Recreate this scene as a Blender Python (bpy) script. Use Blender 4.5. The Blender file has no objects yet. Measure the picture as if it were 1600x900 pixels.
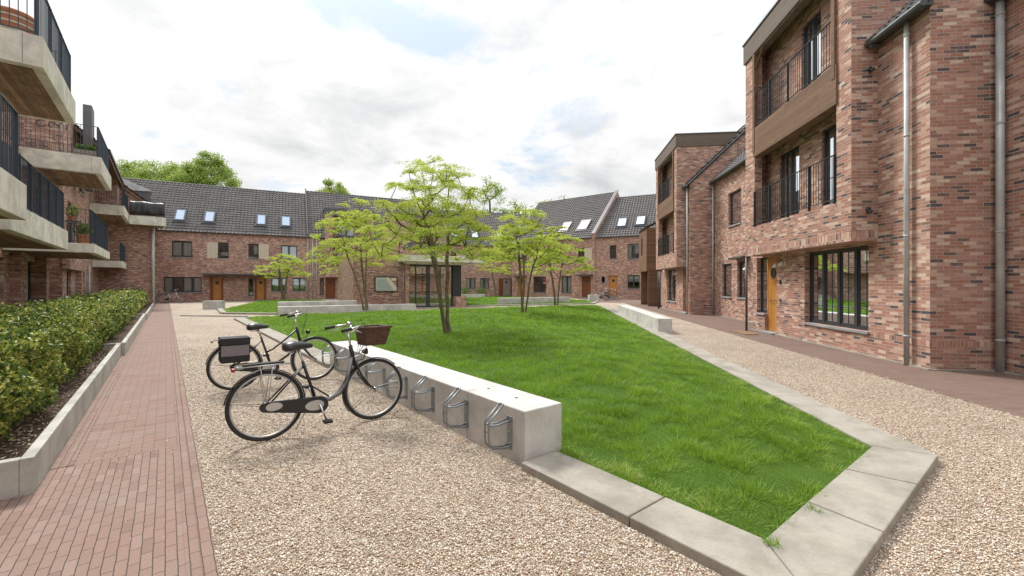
import bpy, math, random
import numpy as np
from mathutils import Vector, Matrix
random.seed(7); rng = np.random.default_rng(7)
sc = bpy.context.scene
R = math.radians
# ---------------------------------------------------------------- camera
cam = bpy.data.cameras.new('camera'); camo = bpy.data.objects.new('camera', cam)
sc.collection.objects.link(camo); sc.camera = camo
camo.location = (0, 0, 1.55); camo.rotation_euler = (R(90), 0, 0)
cam.sensor_width = 36; cam.lens = 673/1600*36; cam.shift_y = -6/1600
cam.clip_start = .05; cam.clip_end = 2000
# ---------------------------------------------------------------- sky, sun, exposure
SUN_EL, SUN_AZ = 50, 38          # azimuth measured from +Y towards -X
world = bpy.data.worlds.new('World'); sc.world = world; world.use_nodes = True
nt = world.node_tree; nt.nodes.clear()
def wn(t, **k):
    n = nt.nodes.new(t)
    for a, b in k.items(): setattr(n, a, b)
    return n
out = wn('ShaderNodeOutputWorld'); bg = wn('ShaderNodeBackground'); bg.inputs[1].default_value = .1
sky = wn('ShaderNodeTexSky', sky_type='NISHITA'); sky.sun_disc = False
sky.sun_elevation = R(SUN_EL); sky.sun_rotation = R(-SUN_AZ)
tc = wn('ShaderNodeTexCoord'); sep = wn('ShaderNodeSeparateXYZ'); nt.links.new(tc.outputs['Generated'], sep.inputs[0])
def wmath(op, a, b):
    n = wn('ShaderNodeMath', operation=op)
    for i, x in enumerate((a, b)):
        if x is None: continue
        if isinstance(x, (int, float)): n.inputs[i].default_value = x
        else: nt.links.new(x, n.inputs[i])
    return n.outputs[0]
zc = wmath('ADD', wmath('MAXIMUM', sep.outputs[2], 0.0), .22)
cx = wmath('DIVIDE', sep.outputs[0], zc); cy = wmath('DIVIDE', sep.outputs[1], zc)
cmb = wn('ShaderNodeCombineXYZ'); nt.links.new(cx, cmb.inputs[0]); nt.links.new(cy, cmb.inputs[1])
def wnoise(scale, detail, rough, off):
    m = wn('ShaderNodeMapping'); m.inputs['Location'].default_value = off
    nt.links.new(cmb.outputs[0], m.inputs[0])
    n = wn('ShaderNodeTexNoise'); n.inputs['Scale'].default_value = scale; n.inputs['Detail'].default_value = detail
    n.inputs['Roughness'].default_value = rough; n.inputs['Distortion'].default_value = .25
    nt.links.new(m.outputs[0], n.inputs[0]); return n.outputs[0]
def wramp(src, stops):
    r = wn('ShaderNodeValToRGB'); r.color_ramp.elements.remove(r.color_ramp.elements[0])
    r.color_ramp.elements[0].position = stops[0][0]; r.color_ramp.elements[0].color = (*stops[0][1], 1)
    for p, c in stops[1:]:
        e = r.color_ramp.elements.new(p); e.color = (*c, 1)
    nt.links.new(src, r.inputs[0]); return r.outputs[0]
n1w = wnoise(1.7, 12, .62, (3.3, 1.2, 0)); n2w = wnoise(1.5, 8, .58, (2.1, 7.7, 0))
ccol = wramp(n1w, [(.31, (5.5, 5.6, 5.7)), (.42, (6.9, 6.95, 7.0)), (.50, (7.9, 7.9, 7.92)), (.59, (8.4, 8.4, 8.35))])
n2w = wmath('ADD', n2w, wmath('SUBTRACT', .075, wmath('MULTIPLY', sep.outputs[2], .18)))
cov = wramp(n2w, [(.345, (0, 0, 0)), (.42, (1, 1, 1))])
tint = wn('ShaderNodeMix', data_type='RGBA'); tint.inputs[0].default_value = .72
nt.links.new(sky.outputs[0], tint.inputs[6]); tint.inputs[7].default_value = (6.0, 6.9, 7.9, 1)
mix = wn('ShaderNodeMix', data_type='RGBA')
nt.links.new(cov, mix.inputs[0]); nt.links.new(tint.outputs[2], mix.inputs[6]); nt.links.new(ccol, mix.inputs[7])
zen_rear_lift = wmath('ADD', wmath('MULTIPLY', wmath('POWER', wmath('MAXIMUM', sep.outputs[2], 0.0), 3.0), 1.6), .94)
zen_rear_lift = wmath('ADD', zen_rear_lift, wmath('MULTIPLY', wmath('MAXIMUM', wmath('MULTIPLY', sep.outputs[1], -1.0), 0.0), .55))  # added lift: sky brightened behind the camera to brighten camera-facing walls
vm = wn('ShaderNodeVectorMath', operation='SCALE'); nt.links.new(mix.outputs[2], vm.inputs[0]); nt.links.new(zen_rear_lift, vm.inputs['Scale'])
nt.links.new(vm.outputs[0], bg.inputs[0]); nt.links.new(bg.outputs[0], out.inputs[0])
sun = bpy.data.lights.new('sun', 'SUN'); suno = bpy.data.objects.new('sun', sun); sc.collection.objects.link(suno)
sun.energy = 3.2; sun.angle = R(13); sun.color = (1, .96, .9)
suno.rotation_euler = (R(-(90-SUN_EL)), 0, R(SUN_AZ))
sc.view_settings.view_transform = 'Standard'; sc.view_settings.look = 'None'
sc.view_settings.exposure = 0.34; sc.view_settings.gamma = 1; sc.view_settings.use_curve_mapping = False
sc.cycles.max_bounces = 8; sc.cycles.transparent_max_bounces = 16
# ---------------------------------------------------------------- materials
class NT:
    def __init__(s, name):
        s.m = bpy.data.materials.new(name); s.m.use_nodes = True; s.t = s.m.node_tree
        s.b = s.t.nodes['Principled BSDF']; s.o = s.t.nodes['Material Output']
    def n(s, t, ins=None, **k):
        x = s.t.nodes.new(t)
        for a, b in k.items(): setattr(x, a, b)
        for a, b in (ins or {}).items(): s.put(x.inputs[a], b)
        return x
    def put(s, sock, v):
        if isinstance(v, bpy.types.NodeSocket): s.t.links.new(v, sock)
        else: sock.default_value = v
    def ramp(s, src, stops, interp='LINEAR'):
        r = s.n('ShaderNodeValToRGB'); cr = r.color_ramp; cr.interpolation = interp
        cr.elements.remove(cr.elements[0]); cr.elements[0].position = stops[0][0]; cr.elements[0].color = (*stops[0][1], 1)
        for p, c in stops[1:]:
            e = cr.elements.new(p); e.color = (*c, 1)
        s.t.links.new(src, r.inputs[0]); return r.outputs[0]
    def mix(s, f, a, b, mode='MIX'):
        x = s.n('ShaderNodeMix', data_type='RGBA', blend_type=mode)
        s.put(x.inputs[0], f); s.put(x.inputs[6], a); s.put(x.inputs[7], b); return x.outputs[2]
    def math(s, op, a, b=0.0):
        x = s.n('ShaderNodeMath', operation=op); s.put(x.inputs[0], a); s.put(x.inputs[1], b); return x.outputs[0]
    def coords(s, kind='UV', scale=(1, 1, 1), rot=0, loc=(0, 0, 0)):
        c = s.n('ShaderNodeTexCoord'); m = s.n('ShaderNodeMapping', {'Scale': scale, 'Rotation': (0, 0, rot), 'Location': loc})
        s.t.links.new(c.outputs[kind], m.inputs[0]); return m.outputs[0]
    def noise(s, v, scale, detail=4, rough=.5, dist=0):
        x = s.n('ShaderNodeTexNoise', {'Scale': scale, 'Detail': detail, 'Roughness': rough, 'Distortion': dist})
        s.t.links.new(v, x.inputs[0]); return x.outputs[0]
    def bump(s, h, strength=.5, dist=.01):
        x = s.n('ShaderNodeBump', {'Strength': strength, 'Distance': dist}); s.t.links.new(h, x.inputs['Height'])
        s.t.links.new(x.outputs[0], s.b.inputs['Normal'])
    def base(s, c, rough=.8, metal=0, spec=None):
        s.put(s.b.inputs['Base Color'], c if isinstance(c, bpy.types.NodeSocket) else (*c, 1))
        s.put(s.b.inputs['Roughness'], rough); s.put(s.b.inputs['Metallic'], metal)
        if spec is not None: s.b.inputs['Specular IOR Level'].default_value = spec
        return s
GREY = lambda v: (v, v, v)
def plain(name, c, rough=.6, metal=0, var=.12, sc_=6, spec=None):
    k = NT(name); v = k.coords('Object'); n = k.noise(v, sc_, 5, .6)
    lo = tuple(x*(1-var) for x in c); hi = tuple(min(1, x*(1+var)) for x in c)
    k.base(k.ramp(n, [(.3, lo), (.7, hi)]), rough, metal, spec); return k.m
def brick(name, rot=0, tone=1.12, w=.215, h=.0625):
    k = NT(name); v0 = k.coords('UV', rot=rot)
    wob = k.n('ShaderNodeTexNoise', {'Scale': 13.0, 'Detail': 3.0, 'Roughness': .6}); k.t.links.new(v0, wob.inputs[0])
    wv = k.n('ShaderNodeVectorMath', {0: wob.outputs['Color'], 1: (.5, .5, .5)}, operation='SUBTRACT'); ws = k.n('ShaderNodeVectorMath', {0: wv.outputs[0], 1: (.016, .011, 0)}, operation='MULTIPLY')
    va = k.n('ShaderNodeVectorMath', {0: v0, 1: ws.outputs[0]}, operation='ADD'); v = va.outputs[0]
    br = k.n('ShaderNodeTexBrick', {'Vector': v, 'Color1': (0, 0, 0, 1), 'Color2': (1, 1, 1, 1), 'Mortar': (.5, .5, .5, 1),
             'Scale': 1.0, 'Mortar Size': .0060, 'Mortar Smooth': .15, 'Bias': 0.0, 'Brick Width': w, 'Row Height': h})
    br.offset = .5 if rot == 0 else 0
    t = tone
    col = k.ramp(br.outputs['Color'], [(0, (.085*t, .070*t, .074*t)), (.05, (.105*t, .082*t, .082*t)), (.10, (.21*t, .125*t, .105*t)), (.20, (.33*t, .155*t, .108*t)),
            (.38, (.355*t, .172*t, .125*t)), (.50, (.31*t, .165*t, .130*t)), (.62, (.36*t, .195*t, .150*t)), (.74, (.43*t, .25*t, .19*t)), (.86, (.48*t, .32*t, .245*t)),
            (1, (.56*t, .43*t, .34*t))])
    nz = k.noise(k.coords('UV', scale=(1, 2.4, 1)), 24, 6, .75); fine = k.noise(k.coords('UV'), 95, 4, .75)
    mid = k.noise(k.coords('UV', scale=(1, 4.5, 1), loc=(3, 7, 0)), 5.5, 3, .6)
    col = k.mix(.75, col, k.ramp(nz, [(.28, GREY(.58)), (.5, GREY(1.0)), (.72, GREY(1.36))]), 'MULTIPLY')
    col = k.mix(.5, col, k.ramp(fine, [(.3, GREY(.62)), (.7, GREY(1.35))]), 'MULTIPLY')
    col = k.mix(k.ramp(mid, [(.52, GREY(0)), (.72, GREY(.34))]), col, (.46*t, .33*t, .265*t, 1))
    big = k.noise(k.coords('UV'), .45, 5, .7)
    col = k.mix(.7, col, k.ramp(big, [(.3, GREY(.84)), (.7, GREY(1.12))]), 'MULTIPLY')
    mort = k.ramp(nz, [(.3, (.30*t, .25*t, .215*t)), (.7, (.50*t, .43*t, .38*t))])
    col = k.mix(br.outputs['Fac'], col, mort)
    k.base(col, .92, 0, .2)
    hgt = k.math('SUBTRACT', k.math('ADD', k.math('MULTIPLY', nz, .45), k.math('MULTIPLY', fine, .25)), k.math('MULTIPLY', br.outputs['Fac'], 1.2))
    k.bump(hgt, 1.0, .008); return k.m
M = {}
M['brick'] = brick('brick_masonry'); M['soldier'] = brick('brick_soldier_course', tone=1.16, w=.0625, h=.21)
def paver(name, rot, w, h, t=1.0):
    k = NT(name); v = k.coords('UV', rot=rot)
    wob = k.noise(k.coords('UV'), 9, 2); vv = k.n('ShaderNodeVectorMath', {0: v}, operation='ADD')
    s_ = k.n('ShaderNodeVectorMath', {0: wob, 1: (.010, .010, 0)}, operation='MULTIPLY'); k.t.links.new(s_.outputs[0], vv.inputs[1])
    br = k.n('ShaderNodeTexBrick', {'Vector': vv.outputs[0], 'Color1': (0, 0, 0, 1), 'Color2': (1, 1, 1, 1), 'Mortar': (.5, .5, .5, 1),
             'Scale': 1.0, 'Mortar Size': .0030, 'Mortar Smooth': .6, 'Bias': 0.0, 'Brick Width': w, 'Row Height': h})
    col = k.ramp(br.outputs['Color'], [(0, (.225*t, .145*t, .115*t)), (.12, (.275*t, .180*t, .144*t)), (.85, (.295*t, .195*t, .157*t)), (1, (.32*t, .225*t, .186*t))])
    g = k.noise(k.coords('UV'), 130, 3, .7); b2 = k.noise(k.coords('UV'), 1.6, 5, .65)
    col = k.mix(.7, col, k.ramp(g, [(.3, GREY(.72)), (.7, GREY(1.22))]), 'MULTIPLY')
    col = k.mix(k.ramp(b2, [(.45, GREY(0)), (.75, GREY(.55))]), col, (.30*t, .25*t, .205*t, 1))
    col = k.mix(br.outputs['Fac'], col, (.07, .055, .045, 1))
    k.base(col, .9, 0, .3); k.bump(k.math('SUBTRACT', k.math('MULTIPLY', g, .3), br.outputs['Fac']), .7, .005); return k.m
M['pave_long'] = paver('paving_bricks_lengthwise', R(90), .175, .054, .86)
M['pave_cross'] = paver('paving_bricks_crosswise', 0, .175, .054, .88)
M['pave_far'] = paver('paving_bricks_house_side', 0, .175, .054, .68)
def gravel():
    k = NT('gravel'); v = k.coords('Object')
    a = k.n('ShaderNodeTexVoronoi', {'Vector': v, 'Scale': 60.0, 'Randomness': 1.0}, feature='F1')
    d = k.n('ShaderNodeTexVoronoi', {'Vector': v, 'Scale': 60.0, 'Randomness': 1.0}, feature='DISTANCE_TO_EDGE')
    rs = k.n('ShaderNodeSeparateColor', {0: a.outputs['Color']})
    col = k.ramp(rs.outputs[0], [(0, (.24, .17, .12)), (.12, (.40, .29, .20)), (.35, (.53, .41, .30)), (.6, (.62, .51, .395)), (.82, (.69, .60, .49)), (1, (.78, .72, .63))])
    col = k.mix(k.ramp(d.outputs[0], [(0, GREY(1)), (.10, GREY(0))]), col, (.075, .055, .038, 1))
    b2 = k.noise(v, .8, 5, .6); col = k.mix(.8, col, k.ramp(b2, [(.3, GREY(.82)), (.7, GREY(1.12))]), 'MULTIPLY')
    k.base(col, .85, 0, .3); k.bump(k.ramp(d.outputs[0], [(0, GREY(0)), (.3, GREY(1))]), 1, .008); return k.m
M['gravel'] = gravel()
def stones():
    k = NT('gravel_stone'); a = k.n('ShaderNodeAttribute', attribute_name='rnd')
    k.base(k.ramp(a.outputs['Fac'], [(0, (.24, .17, .12)), (.10, (.40, .29, .20)), (.4, (.54, .41, .30)), (.65, (.63, .52, .40)), (.85, (.70, .62, .51)), (1, (.82, .77, .69))]), .75, 0, .35); return k.m
M['stone'] = stones()
def concrete(name, c, stain=(.5, .45, .3), amt=.35, streak=False, boards=False):
    k = NT(name); v = k.coords('Object'); n = k.noise(v, 2.2, 8, .65, .3); f = k.noise(v, 60, 4, .7)
    lo = tuple(x*.80 for x in c); hi = tuple(min(1, x*1.12) for x in c)
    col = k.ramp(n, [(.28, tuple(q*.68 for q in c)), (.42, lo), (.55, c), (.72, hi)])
    col = k.mix(.5, col, k.ramp(f, [(.3, GREY(.78)), (.5, GREY(1)), (.7, GREY(1.15))]), 'MULTIPLY')
    s2 = k.noise(k.coords('Object', scale=(1, 1, .18) if streak else (1, 1, 1), loc=(5, 3, 1)), 3.5, 6, .7)
    col = k.mix(k.ramp(s2, [(.5, GREY(0)), (.75, GREY(amt))]), col, tuple(x*.6 for x in c[:1])+(c[1]*.6, c[2]*.42, 1) if not stain else (stain[0]*c[0], stain[1]*c[1], stain[2]*c[2], 1))
    if boards:
        w = k.n('ShaderNodeTexBrick', {'Vector': k.coords('UV'), 'Color1': (.55, .55, .55, 1), 'Color2': (1.25, 1.2, 1.1, 1), 'Mortar': (.3, .3, .3, 1), 'Scale': 1.0,
                 'Mortar Size': .004, 'Brick Width': 2.4, 'Row Height': .10})
        gg = k.noise(k.coords('UV', scale=(1, 12, 1)), 2.5, 6, .7, .3); col = k.mix(.8, col, k.ramp(gg, [(.3, (.45, .40, .36)), (.7, (1.35, 1.3, 1.2))]), 'MULTIPLY')
        col = k.mix(.8, col, w.outputs['Color'], 'MULTIPLY')
    k.base(col, .88, 0, .3); k.bump(f, .35, .004); return k.m
M['conc'] = concrete('concrete_bench', (.55, .535, .505), (.72, .68, .58), .5, True)
M['kerbc'] = concrete('concrete_kerb', (.335, .308, .262), (.62, .60, .50), .6)
M['slab'] = concrete('concrete_balcony', (.68, .65, .57), (.62, .62, .38), .75, True)
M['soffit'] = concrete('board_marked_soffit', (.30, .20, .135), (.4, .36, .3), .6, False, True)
M['planterc'] = concrete('concrete_planter', (.45, .435, .385), (.55, .56, .38), .6, True)
M['coping'] = concrete('bluestone_sill', (.33, .34, .35), (.7, .7, .7), .3)
def tiles():
    k = NT('roof_tiles'); v = k.coords('Object'); n = k.noise(v, 1.3, 6, .7); f = k.noise(v, 9, 3, .6)
    col = k.ramp(n, [(.3, (.078, .071, .070)), (.7, (.135, .122, .117))])
    col = k.mix(.7, col, k.ramp(f, [(.3, GREY(.72)), (.7, GREY(1.3))]), 'MULTIPLY')
    k.base(col, .62, 0, .3); return k.m
M['tile'] = tiles()
def boards(name, c1, c2, c3, row=.14, rot=0, rough=.75):
    k = NT(name); v = k.coords('UV', rot=rot)
    br = k.n('ShaderNodeTexBrick', {'Vector': v, 'Color1': (0, 0, 0, 1), 'Color2': (1, 1, 1, 1), 'Mortar': (.5, .5, .5, 1), 'Scale': 1.0,
             'Mortar Size': .003, 'Brick Width': 3.1, 'Row Height': row})
    g = k.noise(k.coords('UV', rot=rot, scale=(1.2, 26, 1)), 3, 6, .65, .4)
    col = k.mix(.5, k.ramp(br.outputs['Color'], [(0, c1), (1, c2)]), k.ramp(g, [(.25, c1), (.5, c2), (.75, c3)]))
    col = k.mix(br.outputs['Fac'], col, (.02, .014, .01, 1)); k.base(col, rough, 0, .3)
    k.bump(k.math('SUBTRACT', k.math('MULTIPLY', g, .3), br.outputs['Fac']), .6, .006); return k.m
M['boards'] = boards('weathered_brown_boards', (.09, .05, .030), (.20, .118, .07), (.34, .215, .135))
M['boardsgrey'] = boards('weathered_grey_boards', (.10, .075, .062), (.16, .125, .10), (.24, .19, .155))
M['doorwood'] = boards('oiled_door_planks', (.38, .16, .04), (.52, .235, .06), (.62, .30, .085), .10, R(90), .42)
M['doorred'] = boards('dark_stained_door_planks', (.15, .05, .022), (.22, .075, .03), (.27, .10, .04), .10, R(90), .45)
M['doorgrey'] = boards('pale_painted_door_planks', (.34, .27, .25), (.38, .31, .29), (.41, .34, .31), .10, R(90), .5)
M['beige'] = boards('beige_shutter_boards', (.50, .42, .32), (.56, .48, .38), (.6, .52, .42), .12, R(90), .6)
M['frame'] = plain('anthracite_frame', (.030, .036, .042), .4, 0, .1)
M['navy'] = plain('dark_blue_steel', (.035, .048, .068), .42, .2, .15)
M['zinc'] = plain('zinc_sheet', (.42, .425, .415), .5, .1, .22, 2.5)
M['darkzinc'] = plain('dark_zinc_cladding', (.09, .085, .09), .5, .3, .2, 2)
M['galv'] = plain('galvanised_steel', (.25, .27, .28), .42, .7, .2, 14)
M['gutter'] = plain('dark_gutter', (.07, .075, .078), .5, .3)
M['black'] = plain('black_paint', (.012, .012, .014), .32, 0, .1)
M['framegrey'] = plain('dark_silver_paint', (.16, .16, .16), .3, .5, .1)
M['rubber'] = plain('tyre_rubber', (.022, .021, .020), .75)
M['chrome'] = plain('polished_metal', (.62, .61, .60), .25, .9, .06)
M['silver'] = plain('silver_paint', (.46, .45, .43), .4, .4, .08)
M['saddle'] = plain('black_saddle_leather', (.03, .029, .030), .35, 0, .2, 20)
M['redlens'] = plain('red_reflector', (.28, .012, .010), .3)
M['lamp'] = plain('white_lamp_enamel', (.75, .74, .70), .35, 0, .03)
M['canvas'] = plain('grey_bag_canvas', (.20, .17, .18), .85, 0, .15, 30)
M['bagblack'] = plain('black_bag_cloth', (.016, .016, .017), .7, 0, .3, 12)
M['tarp'] = plain('black_tarpaulin', (.02, .021, .024), .42, 0, .3, 5)
M['white'] = plain('white_paint', (.72, .71, .68), .4, 0, .05)
M['terra'] = plain('terracotta', (.42, .17, .09), .8, 0, .2, 9)
M['inner'] = plain('dim_room_surface', (.10, .09, .08), .9)
M['innerfloor'] = plain('room_floor', (.13, .085, .05), .6)
M['curtain'] = boards('pleated_curtain', (.66, .65, .62), (.76, .75, .72), (.82, .81, .78), .06, R(90), .9)
M['blind'] = plain('grey_window_blind', (.30, .30, .29), .8, 0, .06)
M['red'] = plain('red_poster', (.62, .05, .06), .6, 0, .05)
M['bark'] = plain('tree_bark', (.15, .115, .072), .9, 0, .45, 9)
M['barkdark'] = plain('dark_tree_bark', (.05, .042, .032), .9, 0, .4, 6)
def wicker():
    k = NT('woven_wicker'); v = k.coords('UV')
    w = k.n('ShaderNodeTexBrick', {'Vector': v, 'Color1': (.075, .030, .015, 1), 'Color2': (.19, .085, .042, 1), 'Mortar': (.015, .008, .005, 1), 'Scale': 1.0,
            'Mortar Size': .0015, 'Brick Width': .03, 'Row Height': .009})
    k.base(w.outputs['Color'], .6); k.bump(w.outputs['Fac'], .8, -.004); return k.m
M['wicker'] = wicker()
def soil():
    k = NT('bark_mulch'); v = k.coords('Object'); n = k.noise(v, 26, 6, .75); a = k.n('ShaderNodeTexVoronoi', {'Vector': v, 'Scale': 45.0})
    rs = k.n('ShaderNodeSeparateColor', {0: a.outputs['Color']})
    col = k.mix(.5, k.ramp(n, [(.3, (.03, .02, .014)), (.7, (.12, .08, .052))]), k.ramp(rs.outputs[0], [(0, (.025, .016, .012)), (1, (.17, .11, .075))]))
    k.base(col, .95, 0, .2); k.bump(n, 1, .03); return k.m
M['soil'] = soil()
def lawn_m():
    k = NT('lawn_turf'); v = k.coords('Object'); n = k.noise(v, 1.3, 6, .7); f = k.noise(v, 55, 4, .7)
    col = k.mix(.5, k.ramp(n, [(.3, (.06, .12, .016)), (.7, (.12, .22, .03))]), k.ramp(f, [(.3, (.02, .045, .007)), (.7, (.12, .20, .035))]))
    k.base(col, .95, 0, .1); k.bump(f, 1, .03); return k.m
M['turf'] = lawn_m()
def leafmat(name, stops, trans=.4, rough=.5, spec=.3, clump=None):
    k = NT(name); a = k.n('ShaderNodeAttribute', attribute_name='rnd')
    col = k.ramp(a.outputs['Fac'], stops)
    if clump:
        cn = k.noise(k.coords('Object'), clump, 4, .6)
        col = k.mix(.85, col, k.ramp(cn, [(.3, GREY(.58)), (.5, GREY(1)), (.7, GREY(1.4))]), 'MULTIPLY')
    k.base(col, rough, 0, spec)
    tr = k.n('ShaderNodeBsdfTranslucent', {'Color': col}); mx = k.n('ShaderNodeMixShader', {0: trans})
    k.t.links.new(k.b.outputs[0], mx.inputs[1]); k.t.links.new(tr.outputs[0], mx.inputs[2]); k.t.links.new(mx.outputs[0], k.o.inputs[0]); return k.m
M['grass'] = leafmat('grass_blades', [(0, (.085, .16, .014)), (.3, (.165, .295, .028)), (.62, (.265, .43, .048)), (.88, (.37, .52, .08)), (1, (.56, .53, .2))], .45, .5, .3)
M['locust'] = leafmat('yellow_green_leaves', [(0, (.26, .35, .05)), (.4, (.44, .53, .085)), (.8, (.63, .69, .15)), (1, (.78, .77, .24))], .5, .6, .2)
M['hedge'] = leafmat('glossy_hedge_leaves', [(0, (.026, .065, .014)), (.3, (.08, .145, .026)), (.55, (.20, .27, .042)), (.78, (.42, .45, .085)), (1, (.62, .58, .18))], .28, .45, .4)
M['woods'] = leafmat('spring_tree_leaves', [(0, (.16, .22, .05)), (.5, (.30, .40, .085)), (1, (.50, .58, .17))], .5, .6, .2)
M['potleaf'] = leafmat('pot_plant_leaves', [(0, (.04, .09, .015)), (.6, (.10, .2, .03)), (1, (.2, .3, .05))], .3)
M['hedgecore'] = plain('dark_hedge_core', (.022, .020, .013), .9)  # near-black fill for the core added inside the hedge
def glass(name, tint=(.86, .89, .88), refl=1.0):
    k = NT(name); k.t.nodes.remove(k.b)
    gl = k.n('ShaderNodeBsdfGlossy', {'Color': (refl*.92, refl*.96, refl, 1), 'Roughness': .02}); tr = k.n('ShaderNodeBsdfTransparent', {'Color': (*tint, 1)})
    fr = k.n('ShaderNodeFresnel', {'IOR': 1.52}); nz = k.noise(k.coords('Object'), 1.4, 2)
    bp = k.n('ShaderNodeBump', {'Strength': .06, 'Distance': .02}); k.t.links.new(nz, bp.inputs['Height']); k.t.links.new(bp.outputs[0], gl.inputs['Normal'])
    f = k.math('MINIMUM', k.math('ADD', k.math('MULTIPLY', fr.outputs[0], 1.7), .05), .95)
    mx = k.n('ShaderNodeMixShader', {0: f}); k.t.links.new(tr.outputs[0], mx.inputs[1]); k.t.links.new(gl.outputs[0], mx.inputs[2])
    k.t.links.new(mx.outputs[0], k.o.inputs[0]); return k.m
M['glass'] = glass('window_glass'); M['skyglass_blue'] = NT('roof_window_blue_glass').base((.36, .46, .60), .06, 0, .9).m
M['skyglass'] = NT('roof_window_glass').base((.66, .72, .82), .06, 0, .9).m
# ---------------------------------------------------------------- mesh helpers
COL = sc.collection
def _uv(me):
    n = len(me.loops); co = np.empty(len(me.vertices)*3); me.vertices.foreach_get('co', co); co = co.reshape(-1, 3)
    li = np.empty(n, dtype=np.int32); me.loops.foreach_get('vertex_index', li)
    pn = np.empty(len(me.polygons)*3); me.polygons.foreach_get('normal', pn); pn = pn.reshape(-1, 3)
    lt = np.empty(len(me.polygons), dtype=np.int32); me.polygons.foreach_get('loop_total', lt)
    return co[li], np.repeat(pn, lt, axis=0)
class MB:
    def __init__(s): s.v = []; s.f = []; s.uvd = None
    def poly(s, pts):
        i = len(s.v); s.v += [tuple(p) for p in pts]; s.f.append(tuple(range(i, i+len(pts))))
    def prism(s, pts2, z0, z1):
        n = len(pts2); A = [(p[0], p[1], z0) for p in pts2]; B = [(p[0], p[1], z1) for p in pts2]; i = len(s.v); s.v += A+B
        ar = sum(pts2[k][0]*pts2[(k+1) % n][1]-pts2[(k+1) % n][0]*pts2[k][1] for k in range(n))
        f = [tuple(range(n, 2*n)), tuple(range(n-1, -1, -1))]+[(k, (k+1) % n, n+(k+1) % n, n+k) for k in range(n)]
        if ar < 0: f = [t[::-1] for t in f]
        s.f += [tuple(i+q for q in t) for t in f]
    def hexa(s, P):  # 8 points: bottom 4 then top 4
        i = len(s.v); s.v += [tuple(p) for p in P]
        s.f += [tuple(i+q for q in t) for t in ((3, 2, 1, 0), (4, 5, 6, 7), (0, 1, 5, 4), (1, 2, 6, 5), (2, 3, 7, 6), (3, 0, 4, 7))]
    def box(s, x0, x1, y0, y1, z0, z1):
        s.hexa([(x0, y0, z0), (x1, y0, z0), (x1, y1, z0), (x0, y1, z0), (x0, y0, z1), (x1, y0, z1), (x1, y1, z1), (x0, y1, z1)])
    def tube(s, pts, r, n=8, caps=True, flat=None):
        pts = [Vector(p) for p in pts]; m = len(pts); rr = r if isinstance(r, (list, tuple)) else [r]*m
        prev = None; base = len(s.v)
        for k in range(m):
            t = (pts[min(k+1, m-1)]-pts[max(k-1, 0)])
            if t.length < 1e-9: t = Vector((0, 0, 1))
            t.normalize()
            if prev is None:
                a = Vector((0, 0, 1)) if abs(t.z) < .9 else Vector((1, 0, 0)); u = t.cross(a).normalized()
            else:
                u = prev-t*prev.dot(t)
                if u.length < 1e-6: u = t.orthogonal()
                u.normalize()
            prev = u; w = t.cross(u)
            for j in range(n):
                an = 2*math.pi*j/n; fl = flat or 1
                s.v.append(tuple(pts[k]+(u*math.cos(an)*fl+w*math.sin(an))*rr[k]))
        for k in range(m-1):
            for j in range(n):
                a = base+k*n+j; b = base+k*n+(j+1) % n; s.f.append((a, b, b+n, a+n))
        if caps:
            s.f.append(tuple(base+j for j in range(n-1, -1, -1))); s.f.append(tuple(base+(m-1)*n+j for j in range(n)))
    def ring(s, c, R_, r, axis=(0, 1, 0), n=48, m=8, a0=0, a1=2*math.pi, rx=None):
        c = Vector(c); ax = Vector(axis).normalized(); u = Vector((1, 0, 0)) if abs(ax.x) < .9 else Vector((0, 1, 0)); u = (u-ax*u.dot(ax)).normalized(); w = u.cross(ax)
        full = abs(a1-a0-2*math.pi) < 1e-6; base = len(s.v); N = n if full else n+1
        for k in range(N):
            an = a0+(a1-a0)*k/n; d = u*math.cos(an)-w*math.sin(an)
            for j in range(m):
                b = 2*math.pi*j/m; s.v.append(tuple(c+d*(R_+r*math.cos(b))+ax*((rx or r)*math.sin(b))))
        for k in range(n):
            for j in range(m):
                a = base+k*m+j; b = base+k*m+(j+1) % m; k2 = ((k+1) % N)*m
                s.f.append((a, b, base+k2+(j+1) % m, base+k2+j))
    def lathe(s, c, prof, n=20):
        base = len(s.v); c = Vector(c)
        for r, z in prof:
            for j in range(n):
                a = 2*math.pi*j/n; s.v.append((c.x+r*math.cos(a), c.y+r*math.sin(a), c.z+z))
        for k in range(len(prof)-1):
            for j in range(n):
                a = base+k*n+j; b = base+k*n+(j+1) % n; s.f.append((a, b, b+n, a+n))
        s.f.append(tuple(base+j for j in range(n-1, -1, -1))); s.f.append(tuple(base+(len(prof)-1)*n+j for j in range(n)))
    def build(s, name, mat, parent=None, smooth=False, bevel=0, auto=False):
        me = bpy.data.meshes.new(name); org = wloc(parent)
        me.from_pydata([(v[0]-org[0], v[1]-org[1], v[2]-org[2]) for v in s.v], [], s.f); me.update()
        co, nn = _uv(me); co = co+np.array(org)
        hz = np.abs(nn[:, 2]) > .9
        tx = -nn[:, 1]; ty = nn[:, 0]; L = np.maximum(np.hypot(tx, ty), 1e-6); tx /= L; ty /= L
        sg = np.where((np.abs(tx) > np.abs(ty)), np.sign(tx), np.sign(ty)); tx *= sg; ty *= sg
        U = np.where(hz, co[:, 0], co[:, 0]*tx+co[:, 1]*ty); V = np.where(hz, co[:, 1], co[:, 2])
        if s.uvd is not None:   # horizontal faces follow a given direction
            dx, dy = s.uvd; U = np.where(hz, co[:, 0]*dy-co[:, 1]*dx, U); V = np.where(hz, co[:, 0]*dx+co[:, 1]*dy, V)
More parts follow.
